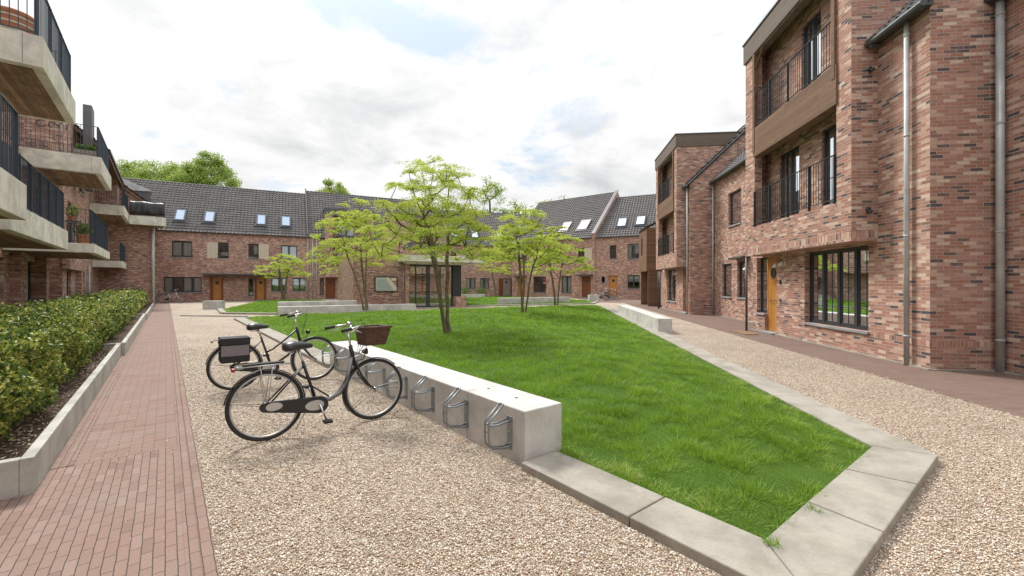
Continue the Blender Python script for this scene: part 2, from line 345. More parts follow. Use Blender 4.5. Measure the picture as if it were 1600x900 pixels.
        uv = me.uv_layers.new(name='UVMap'); uv.data.foreach_set('uv', np.stack([U, V], 1).ravel())
        if mat: me.materials.append(mat if not isinstance(mat, str) else M[mat])
        o = bpy.data.objects.new(name, me); COL.objects.link(o)
        if parent: o.parent = parent
        if smooth:
            me.polygons.foreach_set('use_smooth', [True]*len(me.polygons))
        if bevel:
            b = o.modifiers.new('bevel', 'BEVEL'); b.width = bevel; b.segments = 2; b.limit_method = 'ANGLE'
        return o
WL = {}
def wloc(p):
    x = y = z = 0
    while p is not None:
        x += p.location.x; y += p.location.y; z += p.location.z; p = p.parent
    return (x, y, z)
def tag(o, label, cat, group=None, kind=None):
    if label: o['label'] = label
    if cat: o['category'] = cat
    if group: o['group'] = group
    if kind: o['kind'] = kind
    return o
def thing(name, label, cat, loc=(0, 0, 0), group=None, rz=0):
    o = bpy.data.objects.new(name, None); COL.objects.link(o); o.empty_display_size = .2
    o.location = loc; o.rotation_euler = (0, 0, rz); return tag(o, label, cat, group)
def copy_tree(o, parent=None):
    c = o.copy(); COL.objects.link(c)
    c.parent = parent
    for ch in [x for x in bpy.data.objects if x.parent == o]: copy_tree(ch, c)
    return c
def npmesh(name, V, Fq, mat, parent=None, rnd=None, smooth=False):
    org = np.array(wloc(parent)); V = V-org
    me = bpy.data.meshes.new(name); nv = len(V); nf, k = Fq.shape
    me.vertices.add(nv); me.vertices.foreach_set('co', V.astype(np.float32).ravel())
    me.loops.add(nf*k); me.loops.foreach_set('vertex_index', Fq.astype(np.int32).ravel())
    me.polygons.add(nf); me.polygons.foreach_set('loop_start', np.arange(0, nf*k, k, dtype=np.int32))
    me.polygons.foreach_set('loop_total', np.full(nf, k, dtype=np.int32))
    me.update(calc_edges=True)
    if rnd is not None:
        a = me.attributes.new('rnd', 'FLOAT', 'POINT'); a.data.foreach_set('value', rnd.astype(np.float32))
    if smooth: me.polygons.foreach_set('use_smooth', [True]*nf)
    me.materials.append(M[mat]); o = bpy.data.objects.new(name, me); COL.objects.link(o)
    if parent: o.parent = parent
    return o
class Fr:   # local frame: s along a line, w outward from it
    def __init__(s, O, d, n, sg=1):
        L = math.hypot(*d); s.O = O; s.d = (d[0]/L, d[1]/L); L = math.hypot(*n); s.n = (n[0]/L, n[1]/L); s.sg = sg
    def p(s, a, w, z=None):
        q = (s.O[0]+s.d[0]*a+s.n[0]*w, s.O[1]+s.d[1]*a+s.n[1]*w)
        return q if z is None else (q[0], q[1], z)
    def box(s, mb, a0, a1, w0, w1, z0, z1):
        mb.hexa([s.p(a0, w0, z0), s.p(a1, w0, z0), s.p(a1, w1, z0), s.p(a0, w1, z0), s.p(a0, w0, z1), s.p(a1, w0, z1), s.p(a1, w1, z1), s.p(a0, w1, z1)])
    def wall(s, mb, a0, a1, w, z0, z1, ops=(), dep=.30):
        """solid masonry wall with openings; sg*dep is the inward direction"""
        xs = sorted({a0, a1, *[q for o in ops for q in o[:2]]}); zs = sorted({z0, z1, *[q for o in ops for q in o[2:4]]})
        xs = [x for x in xs if a0 <= x <= a1]; zs = [z for z in zs if z0 <= z <= z1]
        wi = w-s.sg*dep
        def hole(i, j):
            if i < 0 or j < 0 or i >= len(xs)-1 or j >= len(zs)-1: return True
            cx = (xs[i]+xs[i+1])/2; cz = (zs[j]+zs[j+1])/2
            return any(o[0] < cx < o[1] and o[2] < cz < o[3] for o in ops)
        for i in range(len(xs)-1):
            for j in range(len(zs)-1):
                if hole(i, j): continue
                x0, x1, y0, y1 = xs[i], xs[i+1], zs[j], zs[j+1]
                mb.poly([s.p(x0, w, y0), s.p(x1, w, y0), s.p(x1, w, y1), s.p(x0, w, y1)])
                mb.poly([s.p(x0, wi, y0), s.p(x1, wi, y0), s.p(x1, wi, y1), s.p(x0, wi, y1)])
                if hole(i-1, j): mb.poly([s.p(x0, w, y0), s.p(x0, w, y1), s.p(x0, wi, y1), s.p(x0, wi, y0)])
                if hole(i+1, j): mb.poly([s.p(x1, w, y0), s.p(x1, w, y1), s.p(x1, wi, y1), s.p(x1, wi, y0)])
                if hole(i, j-1): mb.poly([s.p(x0, w, y0), s.p(x1, w, y0), s.p(x1, wi, y0), s.p(x0, wi, y0)])
                if hole(i, j+1): mb.poly([s.p(x0, w, y1), s.p(x1, w, y1), s.p(x1, wi, y1), s.p(x0, wi, y1)])
    def end(s, mb, a, w0, w1, z0, z1, th=.3):
        s.box(mb, a, a+th, w0, w1, z0, z1)
d1 = (-.6258, .7799); n1 = (.7799, .6258); d2 = (.1064, .9943); n2 = (.9943, -.1064)
FR = Fr((0, 0), d2, n2, -1)          # right-hand row: s = distance along, w = offset; outward is -w
FL = Fr((0, 0), d1, n1, 1)           # left-hand block
FF = Fr((-31.45, 38), (.885, .4656), (.4656, -.885), 1)   # far terrace
FM = Fr((-8.15, 54.8), (.955, .296), (.296, -.955), 1)
FN = Fr((0, 53.6), (.779, -.627), (-.627, -.779), 1)
FP = Fr((9.51, 46.4), (.896, -.444), (-.444, -.896), 1)
# ---- window, door, roof builders
def window(fr, w, a0, a1, z0, z1, parent, n=2, fw=.055, rec=.10, sill=True, curtain=None, bars=False, name='window', transom=None):
    sg = fr.sg; g = .002; wo = w-sg*rec; wi = wo-sg*.07
    mb = MB(); a0 += g; a1 -= g; z0 += g; z1 -= g
    lo, hi = min(wo, wi), max(wo, wi)
    fr.box(mb, a0, a1, lo, hi, z0, z0+fw); fr.box(mb, a0, a1, lo, hi, z1-fw, z1)
    fr.box(mb, a0, a0+fw, lo, hi, z0+fw, z1-fw); fr.box(mb, a1-fw, a1, lo, hi, z0+fw, z1-fw)
    for k in range(1, n):
        c = a0+(a1-a0)*k/n; fr.box(mb, c-fw*.8, c+fw*.8, lo, hi, z0+fw, z1-fw)
    # opening sashes as an inner frame
    for k in range(n):
        b0 = a0+(a1-a0)*k/n+fw*.8; b1 = a0+(a1-a0)*(k+1)/n-fw*.8; l2, h2 = lo+.018, hi-.012
        fr.box(mb, b0, b1, l2, h2, z0+fw, z0+fw*1.7); fr.box(mb, b0, b1, l2, h2, z1-fw*1.7, z1-fw)
        fr.box(mb, b0, b0+fw*.5, l2, h2, z0+fw*1.7, z1-fw*1.7); fr.box(mb, b1-fw*.5, b1, l2, h2, z0+fw*1.7, z1-fw*1.7)
        if bars:
            for q in (1, 2, 3): zz = z0+(z1-z0)*q/4; fr.box(mb, b0+fw*.5, b1-fw*.5, (lo+hi)/2-.004, (lo+hi)/2+.004, zz-.006, zz+.006)
            cc = (b0+b1)/2; fr.box(mb, cc-.006, cc+.006, (lo+hi)/2-.003, (lo+hi)/2+.003, z0+fw*1.7, z1-fw*1.7)
        if transom: fr.box(mb, b0+fw*.5, b1-fw*.5, l2, h2, transom-.03, transom+.03)
    o = mb.build(name, 'frame', parent)
    pm = MB(); wm = (lo+hi)/2-sg*.008; fr.box(pm, a0+fw, a1-fw, wm-.003, wm+.003, z0+fw, z1-fw); pm.build('pane', 'glass', o)
    if sill:
        sm = MB(); x0, x1 = sorted((w+sg*.05, wo+sg*.001)); fr.box(sm, a0-.03, a1+.03, w+sg*.05 if sg < 0 else w+.002, w+.05 if sg > 0 else w-.002, z0-.055, z0-.003)
        fr.box(sm, a0+.004, a1-.004, x0 if sg > 0 else w-.002, w+.002 if sg > 0 else x1, z0-.05, z0-.004); sm.build('sill', 'coping', o)
    if curtain:
        cm = MB(); wc = wi-sg*.045
        for (c0, c1, top, bot) in curtain:
            A = a0+(a1-a0)*c0; B = a0+(a1-a0)*c1; m = max(4, int((B-A)/.045))
            for q in range(m):
                x0 = A+(B-A)*q/m; x1 = A+(B-A)*(q+1)/m; e0 = .02*(q % 2); e1 = .02*((q+1) % 2)
                zt = z0+(z1-z0)*top; zb = z0+(z1-z0)*bot
                cm.poly([fr.p(x0, wc+e0, zb), fr.p(x1, wc+e1, zb), fr.p(x1, wc+e1, zt), fr.p(x0, wc+e0, zt)])
                cm.poly([fr.p(x0, wc+e0-.004, zb), fr.p(x1, wc+e1-.004, zb), fr.p(x1, wc+e1-.004, zt), fr.p(x0, wc+e0-.004, zt)])
        cm.build('curtain', 'curtain', o)
    return o
def door(fr, w, a0, a1, z0, z1, parent, mat='doorwood', rec=.16, port=True, step=True):
    sg = fr.sg; wo = w-sg*rec; wi = wo-sg*.06; lo, hi = min(wo, wi), max(wo, wi); mb = MB(); f = .05
    fr.box(mb, a0+.002, a0+f, lo-.01, hi+.012, z0, z1-.002); fr.box(mb, a1-f, a1-.002, lo-.01, hi+.012, z0, z1-.002); fr.box(mb, a0+f, a1-f, lo-.01, hi+.012, z1-f, z1-.002)
    n = 5
    for k in range(n):
        x0 = a0+f+.004+(a1-a0-2*f-.008)*k/n; x1 = a0+f+.004+(a1-a0-2*f-.008)*(k+1)/n-.006; fr.box(mb, x0, x1, lo, hi, z0+.02, z1-f-.004)
    fr.box(mb, a0+f, a1-f, lo+.006, hi-.008, z0+.01, z1-f)
    o = mb.build('door', mat, parent); cx = (a0+a1)/2; zc = z0+(z1-z0)*.78
    if port:
        pm = MB(); c = fr.p(cx, wo+sg*.004, zc); nn = fr.n; r = .15
        pm.ring(c, r, .018, axis=(nn[0], nn[1], 0), n=24, m=6); pm.build('window_ring', 'frame', o)
        gm = MB(); pts = []
        for k in range(24):
            an = 2*math.pi*k/24; q = fr.p(cx+r*math.cos(an), wo+sg*.006, zc+r*math.sin(an)); pts.append(q)
        gm.poly(pts); gm.poly([(p[0]-nn[0]*sg*.004, p[1]-nn[1]*sg*.004, p[2]) for p in pts][::-1]); gm.build('porthole', 'frame', o)
    hm = MB(); h0 = wo+sg*.05
    hm.tube([fr.p(cx-.16, wo, z0+1.02), fr.p(cx-.16, h0, z0+1.0), fr.p(cx, h0+sg*.01, z0+.98), fr.p(cx+.16, h0, z0+1.0), fr.p(cx+.16, wo, z0+1.02)], .009, 6); hm.build('handle', 'frame', o)
    if step:
        sm = MB(); x = sorted((wo, w+sg*.18)); fr.box(sm, a0-.05, a1+.05, x[0], x[1], .012, max(z0-.002, .05)); sm.build('doorstep', 'coping', o)
    return o
def tile_roof(mb, P0, a, L, b, H, tw=.30, th=.36):
    """real interlocking tiles: P0 eave corner, a unit vector along the eave, b unit vector up the slope"""
    P0 = Vector(P0); a = Vector(a).normalized(); b = Vector(b).normalized(); nn = a.cross(b)
    if nn.z < 0: nn = -nn
    nt_ = max(1, round(L/tw)); tw = L/nt_; nr = max(1, round(H/th)); th = H/nr
    prof = [(0, .060), (.12, .052), (.24, .004), (.62, 0), (.84, .026), (.96, .058)]
    us = [(i+q)*tw for i in range(nt_) for q, _ in prof]+[L]; hs = [h for i in range(nt_) for _, h in prof]+[.03]; m = len(us)
    for r in range(nr):
        i0 = len(mb.v)
        for (v, k) in ((r*th-.03, -1), (r*th-.03, 0), ((r+1)*th-.0, 1)):
            for u, h in zip(us, hs):
                e = h+(.066 if k == 0 else (.012 if k == -1 else .006))
                mb.v.append(tuple(P0+a*u+b*v+nn*e))
        for k in range(2):
            for i in range(m-1):
                q = i0+k*m+i; mb.f.append((q, q+1, q+1+m, q+m))
def slope_roof(fr, a0, a1, w, ez, D, pitch, parent, over=.12, back=True, name='roof', ridge=True):
    """gabled roof over a frame: eave line at offset w, ridge D behind"""
    sg = fr.sg; c, s_ = math.cos(pitch), math.sin(pitch); mb = MB()
    n3 = Vector((fr.n[0]*sg, fr.n[1]*sg, 0)); d3 = Vector((fr.d[0], fr.d[1], 0))
    e = Vector(fr.p(a0, w, ez))+n3*over-Vector((0, 0, over*math.tan(pitch))); up = -n3*c+Vector((0, 0, s_)); H = (D+over)/c
    tile_roof(mb, e, d3, a1-a0, up, H)
    o = mb.build(name, 'tile', parent, smooth=False)
    # under-roof body closes the attic
    rz = ez+D*math.tan(pitch); um = MB(); A = lambda q, x, z: fr.p(q, w-sg*x, z)
    t = .02
    um.poly([A(a0, -over, ez-over*math.tan(pitch)-t), A(a1, -over, ez-over*math.tan(pitch)-t), A(a1, D, rz-t), A(a0, D, rz-t)])
    um.poly([A(a0, 2*D, ez-t), A(a1, 2*D, ez-t), A(a1, D, rz-t), A(a0, D, rz-t)])
    um.build('roof_boarding', 'gutter', o)
    if ridge:
        rm = MB(); n = max(2, int((a1-a0)/.4))
        for k in range(n):
            x0 = a0+(a1-a0)*k/n; x1 = x0+(a1-a0)/n+.03; p0 = Vector(fr.p(x0, w-sg*D, rz+.04)); p1 = Vector(fr.p(x1, w-sg*D, rz+.025)); rm.tube([p0, p1], [.085, .075], 8)
        rm.build('ridge_tiles', 'tile', o)
    gm = MB(); p0 = Vector(fr.p(a0, w, ez))+n3*(over+.06); p0.z = ez-over*math.tan(pitch)-.02; p1 = p0+d3*(a1-a0); gm.tube([p0, p1], .062, 8); gm.build('gutter', 'gutter', parent)
    return o
def skylight(fr, a0, a1, w, ez, pitch, h0, h1, roof, gl='skyglass'):
    sg = fr.sg; c, s_ = math.cos(pitch), math.sin(pitch); n3 = Vector((fr.n[0]*sg, fr.n[1]*sg, 0)); up = -n3*c+Vector((0, 0, s_)); nn = n3*s_+Vector((0, 0, c))
    def P(a, h, e): return tuple(Vector(fr.p(a, w, ez))+up*h+nn*e)
    def bx(mb, a0, a1, h0, h1, e0, e1): mb.hexa([P(a0, h0, e0), P(a1, h0, e0), P(a1, h1, e0), P(a0, h1, e0), P(a0, h0, e1), P(a1, h0, e1), P(a1, h1, e1), P(a0, h1, e1)])
    mb = MB(); f = .12; bx(mb, a0, a1, h0, h0+f, 0, .19); bx(mb, a0, a1, h1-f, h1, 0, .19); bx(mb, a0, a0+f, h0+f, h1-f, 0, .19); bx(mb, a1-f, a1, h0+f, h1-f, 0, .19)
    bx(mb, a0-.10, a1+.10, h0-.16, h0-.002, .02, .14)
    o = mb.build('roof_window', 'frame', roof); g = MB(); bx(g, a0+f, a1-f, h0+f, h1-f, .155, .165); g.build('pane', gl, o)
def pipe(p, z0, z1, parent, r=.04, mat='zinc'):
    mb = MB(); mb.tube([(p[0], p[1], z0), (p[0], p[1], z1)], r, 12)
    z = z0+.55
    while z < z1: mb.tube([(p[0], p[1], z), (p[0], p[1], z+.035)], r*1.18, 12); z += 1.9
    return mb.build('downpipe', mat, parent, smooth=True)
def railing(fr, segs, z0, z1, parent, step=.105, name='railing', post=1.0, mat='navy'):
    """segs: list of ((a,w),(a,w)) straight runs"""
    mb = MB()
    for (A, B) in segs:
        p = Vector(fr.p(A[0], A[1], 0)); q = Vector(fr.p(B[0], B[1], 0)); d = q-p; L = d.length; d.normalize(); nrm = Vector((-d.y, d.x, 0))
        def bar(c, hx, hy, za, zb):
            P = [c-d*hx-nrm*hy, c+d*hx-nrm*hy, c+d*hx+nrm*hy, c-d*hx+nrm*hy]; mb.hexa([(v.x, v.y, za) for v in P]+[(v.x, v.y, zb) for v in P])
        mid = (p+q)/2; bar(mid, L/2, .022, z1-.012, z1); bar(mid, L/2, .014, z0+.07, z0+.085)
        n = max(2, int(L/step))
        for k in range(1, n): bar(p+d*(L*k/n), .006, .006, z0+.085, z1-.012)
        m = max(1, round(L/post))
        for k in range(m+1): bar(p+d*min(max(L*k/m, .006), L-.006), .006, .032, z0-.03, z1-.013)
    return mb.build(name, mat, parent)
# ================================================================ the ground
def sheet(name, pts, z, mat, kind='structure', uvd=None, thick=.1):
    mb = MB(); mb.uvd = uvd; mb.prism(pts, z-thick, z); o = mb.build(name, mat); o['kind'] = kind; return o
mb = MB(); mb.poly([(-600, -600, -.02), (600, -600, -.02), (600, 600, -.02), (-600, 600, -.02)]); tag(mb.build('ground', 'turf'), None, None, kind='structure')
sheet('gravel', [(-9, -6), (12, -6), (16, 50), (-40, 50), (-40, 30)], 0, 'gravel')
L_ = lambda o, t: FL.p(t, o)
sheet('path', [L_(-.76, 5.2), L_(.22, 5.2), L_(.22, 46), L_(-.72, 46)], .006, 'pave_cross', uvd=d1)
sheet('path', [L_(-.76, 5.196), L_(.22, 5.196), L_(.22, -3), L_(-3.6, -3), L_(-3.6, 5.196)], .006, 'pave_long', uvd=d1)
mb = MB(); mb.uvd = d1
for k in range(2): mb.prism([L_(.152+.07*k-.07, -3), L_(.215+.07*k-.07, -3), L_(.215+.07*k-.07, 46), L_(.152+.07*k-.07, 46)], -.05, .010+.001*k)
for k in range(2): mb.prism([L_(-.755+.07*k, 5.2), L_(-.692+.07*k, 5.2), L_(-.692+.07*k, 46), L_(-.755+.07*k, 46)], -.05, .010+.001*k)
tag(mb.build('path_edging', paver('paving_bricks_border', R(90), .175, .054, .84)), None, None, kind='structure')
R_ = lambda o, t: FR.p(t, o)
sheet('pavement', [R_(5.36, -4), R_(8.4, -4), R_(8.4, 46), R_(5.36, 46)], .006, 'pave_far', uvd=d2)
sheet('pavement', [(6.9, 36.5), (11.5, 34), (15, 46.5), (7, 48)], .010, 'pave_far', uvd=d2)
sheet('pavement', [FF.p(-6, 0), FF.p(12, 0), FF.p(12, 3.3), FF.p(-6, 3.3)], .010, 'pave_far', uvd=(.885, .4656))
mb = MB()
FR.box(mb, 8.45, 15.6, 6.57, 6.657, -.05, .03); FR.box(mb, 8.43, 8.51, 6.657, 7.78, -.05, .028); FR.box(mb, 3, 8.42, 7.69, 7.777, -.05, .03); FR.box(mb, 15.6, 22.6, 7.70, 7.797, -.05, .03); FR.box(mb, 22.6, 28.6, 6.57, 6.657, -.05, .03)
tag(mb.build('kerb', 'kerbc'), None, None, kind='structure')
# lawns
def pin(x, y, poly):
    c = np.zeros(len(x), bool); n = len(poly)
    for i in range(n):
        x0, y0 = poly[i]; x1, y1 = poly[(i+1) % n]
        if y0 == y1: continue
        t = ((y0 > y) != (y1 > y)) & (x < (x1-x0)*(y-y0)/(y1-y0)+x0); c ^= t
    return c
def pdist(x, y, poly):
    d = np.full(len(x), 1e9); n = len(poly)
    for i in range(n):
        ax, ay = poly[i]; bx, by = poly[(i+1) % n]; L2 = (bx-ax)**2+(by-ay)**2
        t = np.clip(((x-ax)*(bx-ax)+(y-ay)*(by-ay))/L2, 0, 1); d = np.minimum(d, np.hypot(x-ax-t*(bx-ax), y-ay-t*(by-ay)))
    return d
LAWN = [L_(2.72, 1.04), R_(2.871, 4.287), R_(2.871, 30.4), (5.9, 30.6), (-12.1, 19.45), L_(2.72, 22.7)]
LAWN2 = [(-17.4, 25.9), (-14.9, 22.5), (-12.0, 22.0), FF.p(9.8, 22.2), FF.p(13.4, 22.2), FF.p(13.4, 3.6), FF.p(8, 3.6)]
LAWN3 = [(-3.2, 29.7), (6.1, 33.8), (7.2, 37.5), (5, 44), (-2, 47.5), (-8, 44), (-8, 38)]
def hgt(x, y, poly, amp=.40, k=4.0, z0=.045):
    x = np.atleast_1d(np.asarray(x, float)); y = np.atleast_1d(np.asarray(y, float)); d = pdist(x, y, poly)
    return z0+amp*(1-np.exp(-(d/k)**1.3))+.02*np.sin(x*1.7+y*.6)*np.minimum(d, 1)+.012*np.sin(x*4.1-y*3.3)*np.minimum(d, 1)
def lawn_ground(name, poly, amp, k):
    import bmesh
    me = bpy.data.meshes.new(name); bm = bmesh.new(); f = bm.faces.new([bm.verts.new((p[0], p[1], 0)) for p in poly])
    xs = [p[0] for p in poly]; ys = [p[1] for p in poly]; st = .5
    for ax, lo, hi in ((0, min(xs), max(xs)), (1, min(ys), max(ys))):
        q = lo+st
        while q < hi:
            bmesh.ops.bisect_plane(bm, geom=bm.verts[:]+bm.edges[:]+bm.faces[:], plane_co=(q, 0, 0) if ax == 0 else (0, q, 0), plane_no=(1, 0, 0) if ax == 0 else (0, 1, 0)); q += st
    bm.verts.ensure_lookup_table(); X = np.array([v.co.x for v in bm.verts]); Y = np.array([v.co.y for v in bm.verts]); H = hgt(X, Y, poly, amp, k)
    for v, h in zip(bm.verts, H): v.co.z = h
    bm.normal_update(); bm.to_mesh(me); bm.free(); me.materials.append(M['turf']); o = bpy.data.objects.new(name, me); COL.objects.link(o); o['kind'] = 'structure'
    return o
lawn_ground('lawn', LAWN, .40, 4.0); lawn_ground('lawn', LAWN2, .22, 4.0); lawn_ground('lawn', LAWN3, .22, 3.0)
def vnoise(x, y, sc_, seed=0):
    g = np.random.default_rng(seed).random((256, 256)); x = x/sc_+100; y = y/sc_+100; xi = np.floor(x).astype(int); yi = np.floor(y).astype(int); fx = x-xi; fy = y-yi; fx = fx*fx*(3-2*fx); fy = fy*fy*(3-2*fy)
    a = g[xi % 256, yi % 256]; b = g[(xi+1) % 256, yi % 256]; c = g[xi % 256, (yi+1) % 256]; d = g[(xi+1) % 256, (yi+1) % 256]; return (a*(1-fx)+b*fx)*(1-fy)+(c*(1-fx)+d*fx)*fy
def blades(poly, bands, amp, k, edge=None):
    """bands: (ymin, ymax, density per m2, height, width)"""
    Vs, Rn = [], []
    xs = [p[0] for p in poly]; ys = [p[1] for p in poly]
    for (y0, y1, den, hh, ww) in bands:
        A = max(ys[0]*0+min(ys), y0); B = min(max(ys), y1)
        if B <= A: continue
        n = int((max(xs)-min(xs))*(B-A)*den); x = rng.uniform(min(xs), max(xs), n); y = rng.uniform(A, B, n)
        m = pin(x, y, poly); x, y = x[m], y[m]; vis = (np.abs(x/np.maximum(y, .5)) < 1.25); x, y = x[vis], y[vis]
        n = len(x); cd = 34 if y1 <= 8 else (16 if y1 <= 13 else 8); nc = int((max(xs)-min(xs))*(B-A)*cd); ccx = rng.uniform(min(xs), max(xs), nc); ccy = rng.uniform(A, B, nc)
        mc = pin(ccx, ccy, poly); ccx, ccy = ccx[mc], ccy[mc]; isc = rng.random(n) < (.62 if y1 <= 20 else .5); pick = rng.integers(0, max(len(ccx), 1), n); sp = (.048 if y1 <= 8 else .075)*(1+.0*y)
        gx, gy = rng.normal(0, 1, n)*sp, rng.normal(0, 1, n)*sp; x = np.where(isc, ccx[pick]+gx, x); y = np.where(isc, ccy[pick]+gy, y)
        cs_ = rng.random(len(ccx))[pick]; m2 = pin(x, y, poly) | (isc & (pdist(x, y, poly) < .03)); x, y, isc, gx, gy, cs_ = x[m2], y[m2], isc[m2], gx[m2], gy[m2], cs_[m2]
        n = len(x); z = hgt(x, y, poly, amp, k)-.01
        tuft = .55*vnoise(x, y, .42, 1)+.45*vnoise(x, y, 1.1, 2); tuft = np.clip((tuft-.22)/.55, 0, 1); t2 = vnoise(x, y, .17, 3)**1.5
        d = pdist(x, y, poly); ed = np.clip(d/.35, .62, 1)
        h = hh*np.where(isc, .62+.85*cs_+.45*tuft, .42+.35*tuft)*rng.uniform(.55, 1.3, n)*ed
        a = rng.uniform(0, 2*np.pi, n); ux, uy = np.cos(a)*ww*.5, np.sin(a)*ww*.5; b = rng.uniform(0, 2*np.pi, n); ln = h*rng.uniform(.15, .8, n)
        lean_x = np.cos(b)*ln*np.where(isc, .6, 1)+np.where(isc, gx*.75, 0); lean_y = np.sin(b)*ln*np.where(isc, .6, 1)+np.where(isc, gy*.75, 0)
        P0 = np.stack([x-ux, y-uy, z], 1); P1 = np.stack([x+ux, y+uy, z], 1)
        P2 = np.stack([x+ux*.7+lean_x*.4, y+uy*.7+lean_y*.4, z+h*.6], 1); P3 = np.stack([x-ux*.7+lean_x*.4, y-uy*.7+lean_y*.4, z+h*.6], 1)
        P4 = np.stack([x+lean_x, y+lean_y, z+h], 1); Vs.append(np.stack([P0, P1, P2, P3, P4], 1).reshape(-1, 3))
        r = np.clip(-.12+.55*rng.random(n)+.22*vnoise(x, y, .5, 5)+np.where(isc, .30*cs_, .02)+np.clip(.7-pdist(x, y, poly), 0, .6)*rng.uniform(-.1, 1.1, n)*(vnoise(x, y, .16, 9) > .52), 0, 1); Rn.append(np.repeat(r, 5))
    V = np.concatenate(Vs); n = len(V)//5; i = np.arange(n)*5
    # quad + triangle written as two triangles + one
    F = np.concatenate([np.stack([i, i+1, i+2], 1), np.stack([i, i+2, i+3], 1), np.stack([i+3, i+2, i+4], 1)])
    return V, F, np.concatenate(Rn)
V, F, rn = blades(LAWN, [(0, 5, 10500, .046, .0040), (5, 8, 5600, .049, .0052), (8, 13, 1700, .054, .009), (13, 20, 520, .065, .018), (20, 32, 220, .07, .03)], .40, 4.0)
tag(npmesh('grass', V, F, 'grass', rnd=rn), 'lush green grass covering the big raised lawn in the middle of the courtyard', 'grass', kind='stuff')
V, F, rn = blades(LAWN2, [(20, 45, 160, .07, .035)], .22, 4.0); tag(npmesh('grass', V, F, 'grass', rnd=rn), 'green grass of the smaller lawn in front of the far left terrace', 'grass', kind='stuff')
V, F, rn = blades(LAWN3, [(20, 48, 150, .07, .035)], .22, 3.0); tag(npmesh('grass', V, F, 'grass', rnd=rn), 'green grass of the small lawn right of the glass entrance', 'grass', kind='stuff')
# loose stones over the near gravel
def gravel_stones():
    n = 230000; y = rng.uniform(1.6, 10.5, n)**1.0; x = rng.uniform(-1.3, 1.3, n)*y
    keep = rng.random(n) < np.clip(3.0/y, .12, 1); x, y = x[keep], y[keep]
    o = x*n1[0]+y*n1[1]; t = x*d1[0]+y*d1[1]; o2 = x*n2[0]+y*n2[1]
    m = ((o > .19)|((o > -.6)&(rng.random(n if False else len(x)) < .012*np.exp((o-.19)*3)+.05*np.exp(-((t-5.3)/.35)**2)*(o > -.5))))&(o2 < 5.40); lawn = pin(x, y, [L_(2.28, .60), R_(3.31, 4.09), R_(3.31, 31), L_(2.28, 25)])
    bench = (o > 2.34)&(o < 2.83)&(t > 2.7)&(t < 8.4); m &= ~(lawn | bench); x, y = x[m], y[m]
    spill = rng.random(len(x)); n = len(x); s = rng.uniform(.0036, .0090, n)*(1+.05*y)
    base = np.array([(1, 0, 0), (.2, 1, 0), (-1, .15, 0), (-.1, -1, 0), (.1, .1, .75), (0, 0, -.75)], float)
    V = base[None]*rng.uniform(.65, 1.25, (n, 6, 1))*s[:, None, None]; V[:, :, 1] *= rng.uniform(.55, 1, n)[:, None]
    a = rng.uniform(0, 2*np.pi, n); c, q = np.cos(a)[:, None], np.sin(a)[:, None]; X = V[:, :, 0]*c-V[:, :, 1]*q; Y = V[:, :, 0]*q+V[:, :, 1]*c
    tl = rng.uniform(-.5, .5, n)[:, None]; Z = V[:, :, 2]+X*tl
    P = np.stack([X+x[:, None], Y+y[:, None], Z+(s*.45)[:, None]], 2).reshape(-1, 3)
    F0 = np.array([(0, 1, 4), (1, 2, 4), (2, 3, 4), (3, 0, 4), (1, 0, 5), (2, 1, 5), (3, 2, 5), (0, 3, 5)]); F = (F0[None]+np.arange(n)[:, None, None]*6).reshape(-1, 3)
    tag(npmesh('gravel_stones', P, F, 'stone', rnd=np.repeat(rng.random(n), 6)), 'loose beige gravel stones strewn over the courtyard paths', 'gravel', kind='stuff')
gravel_stones()
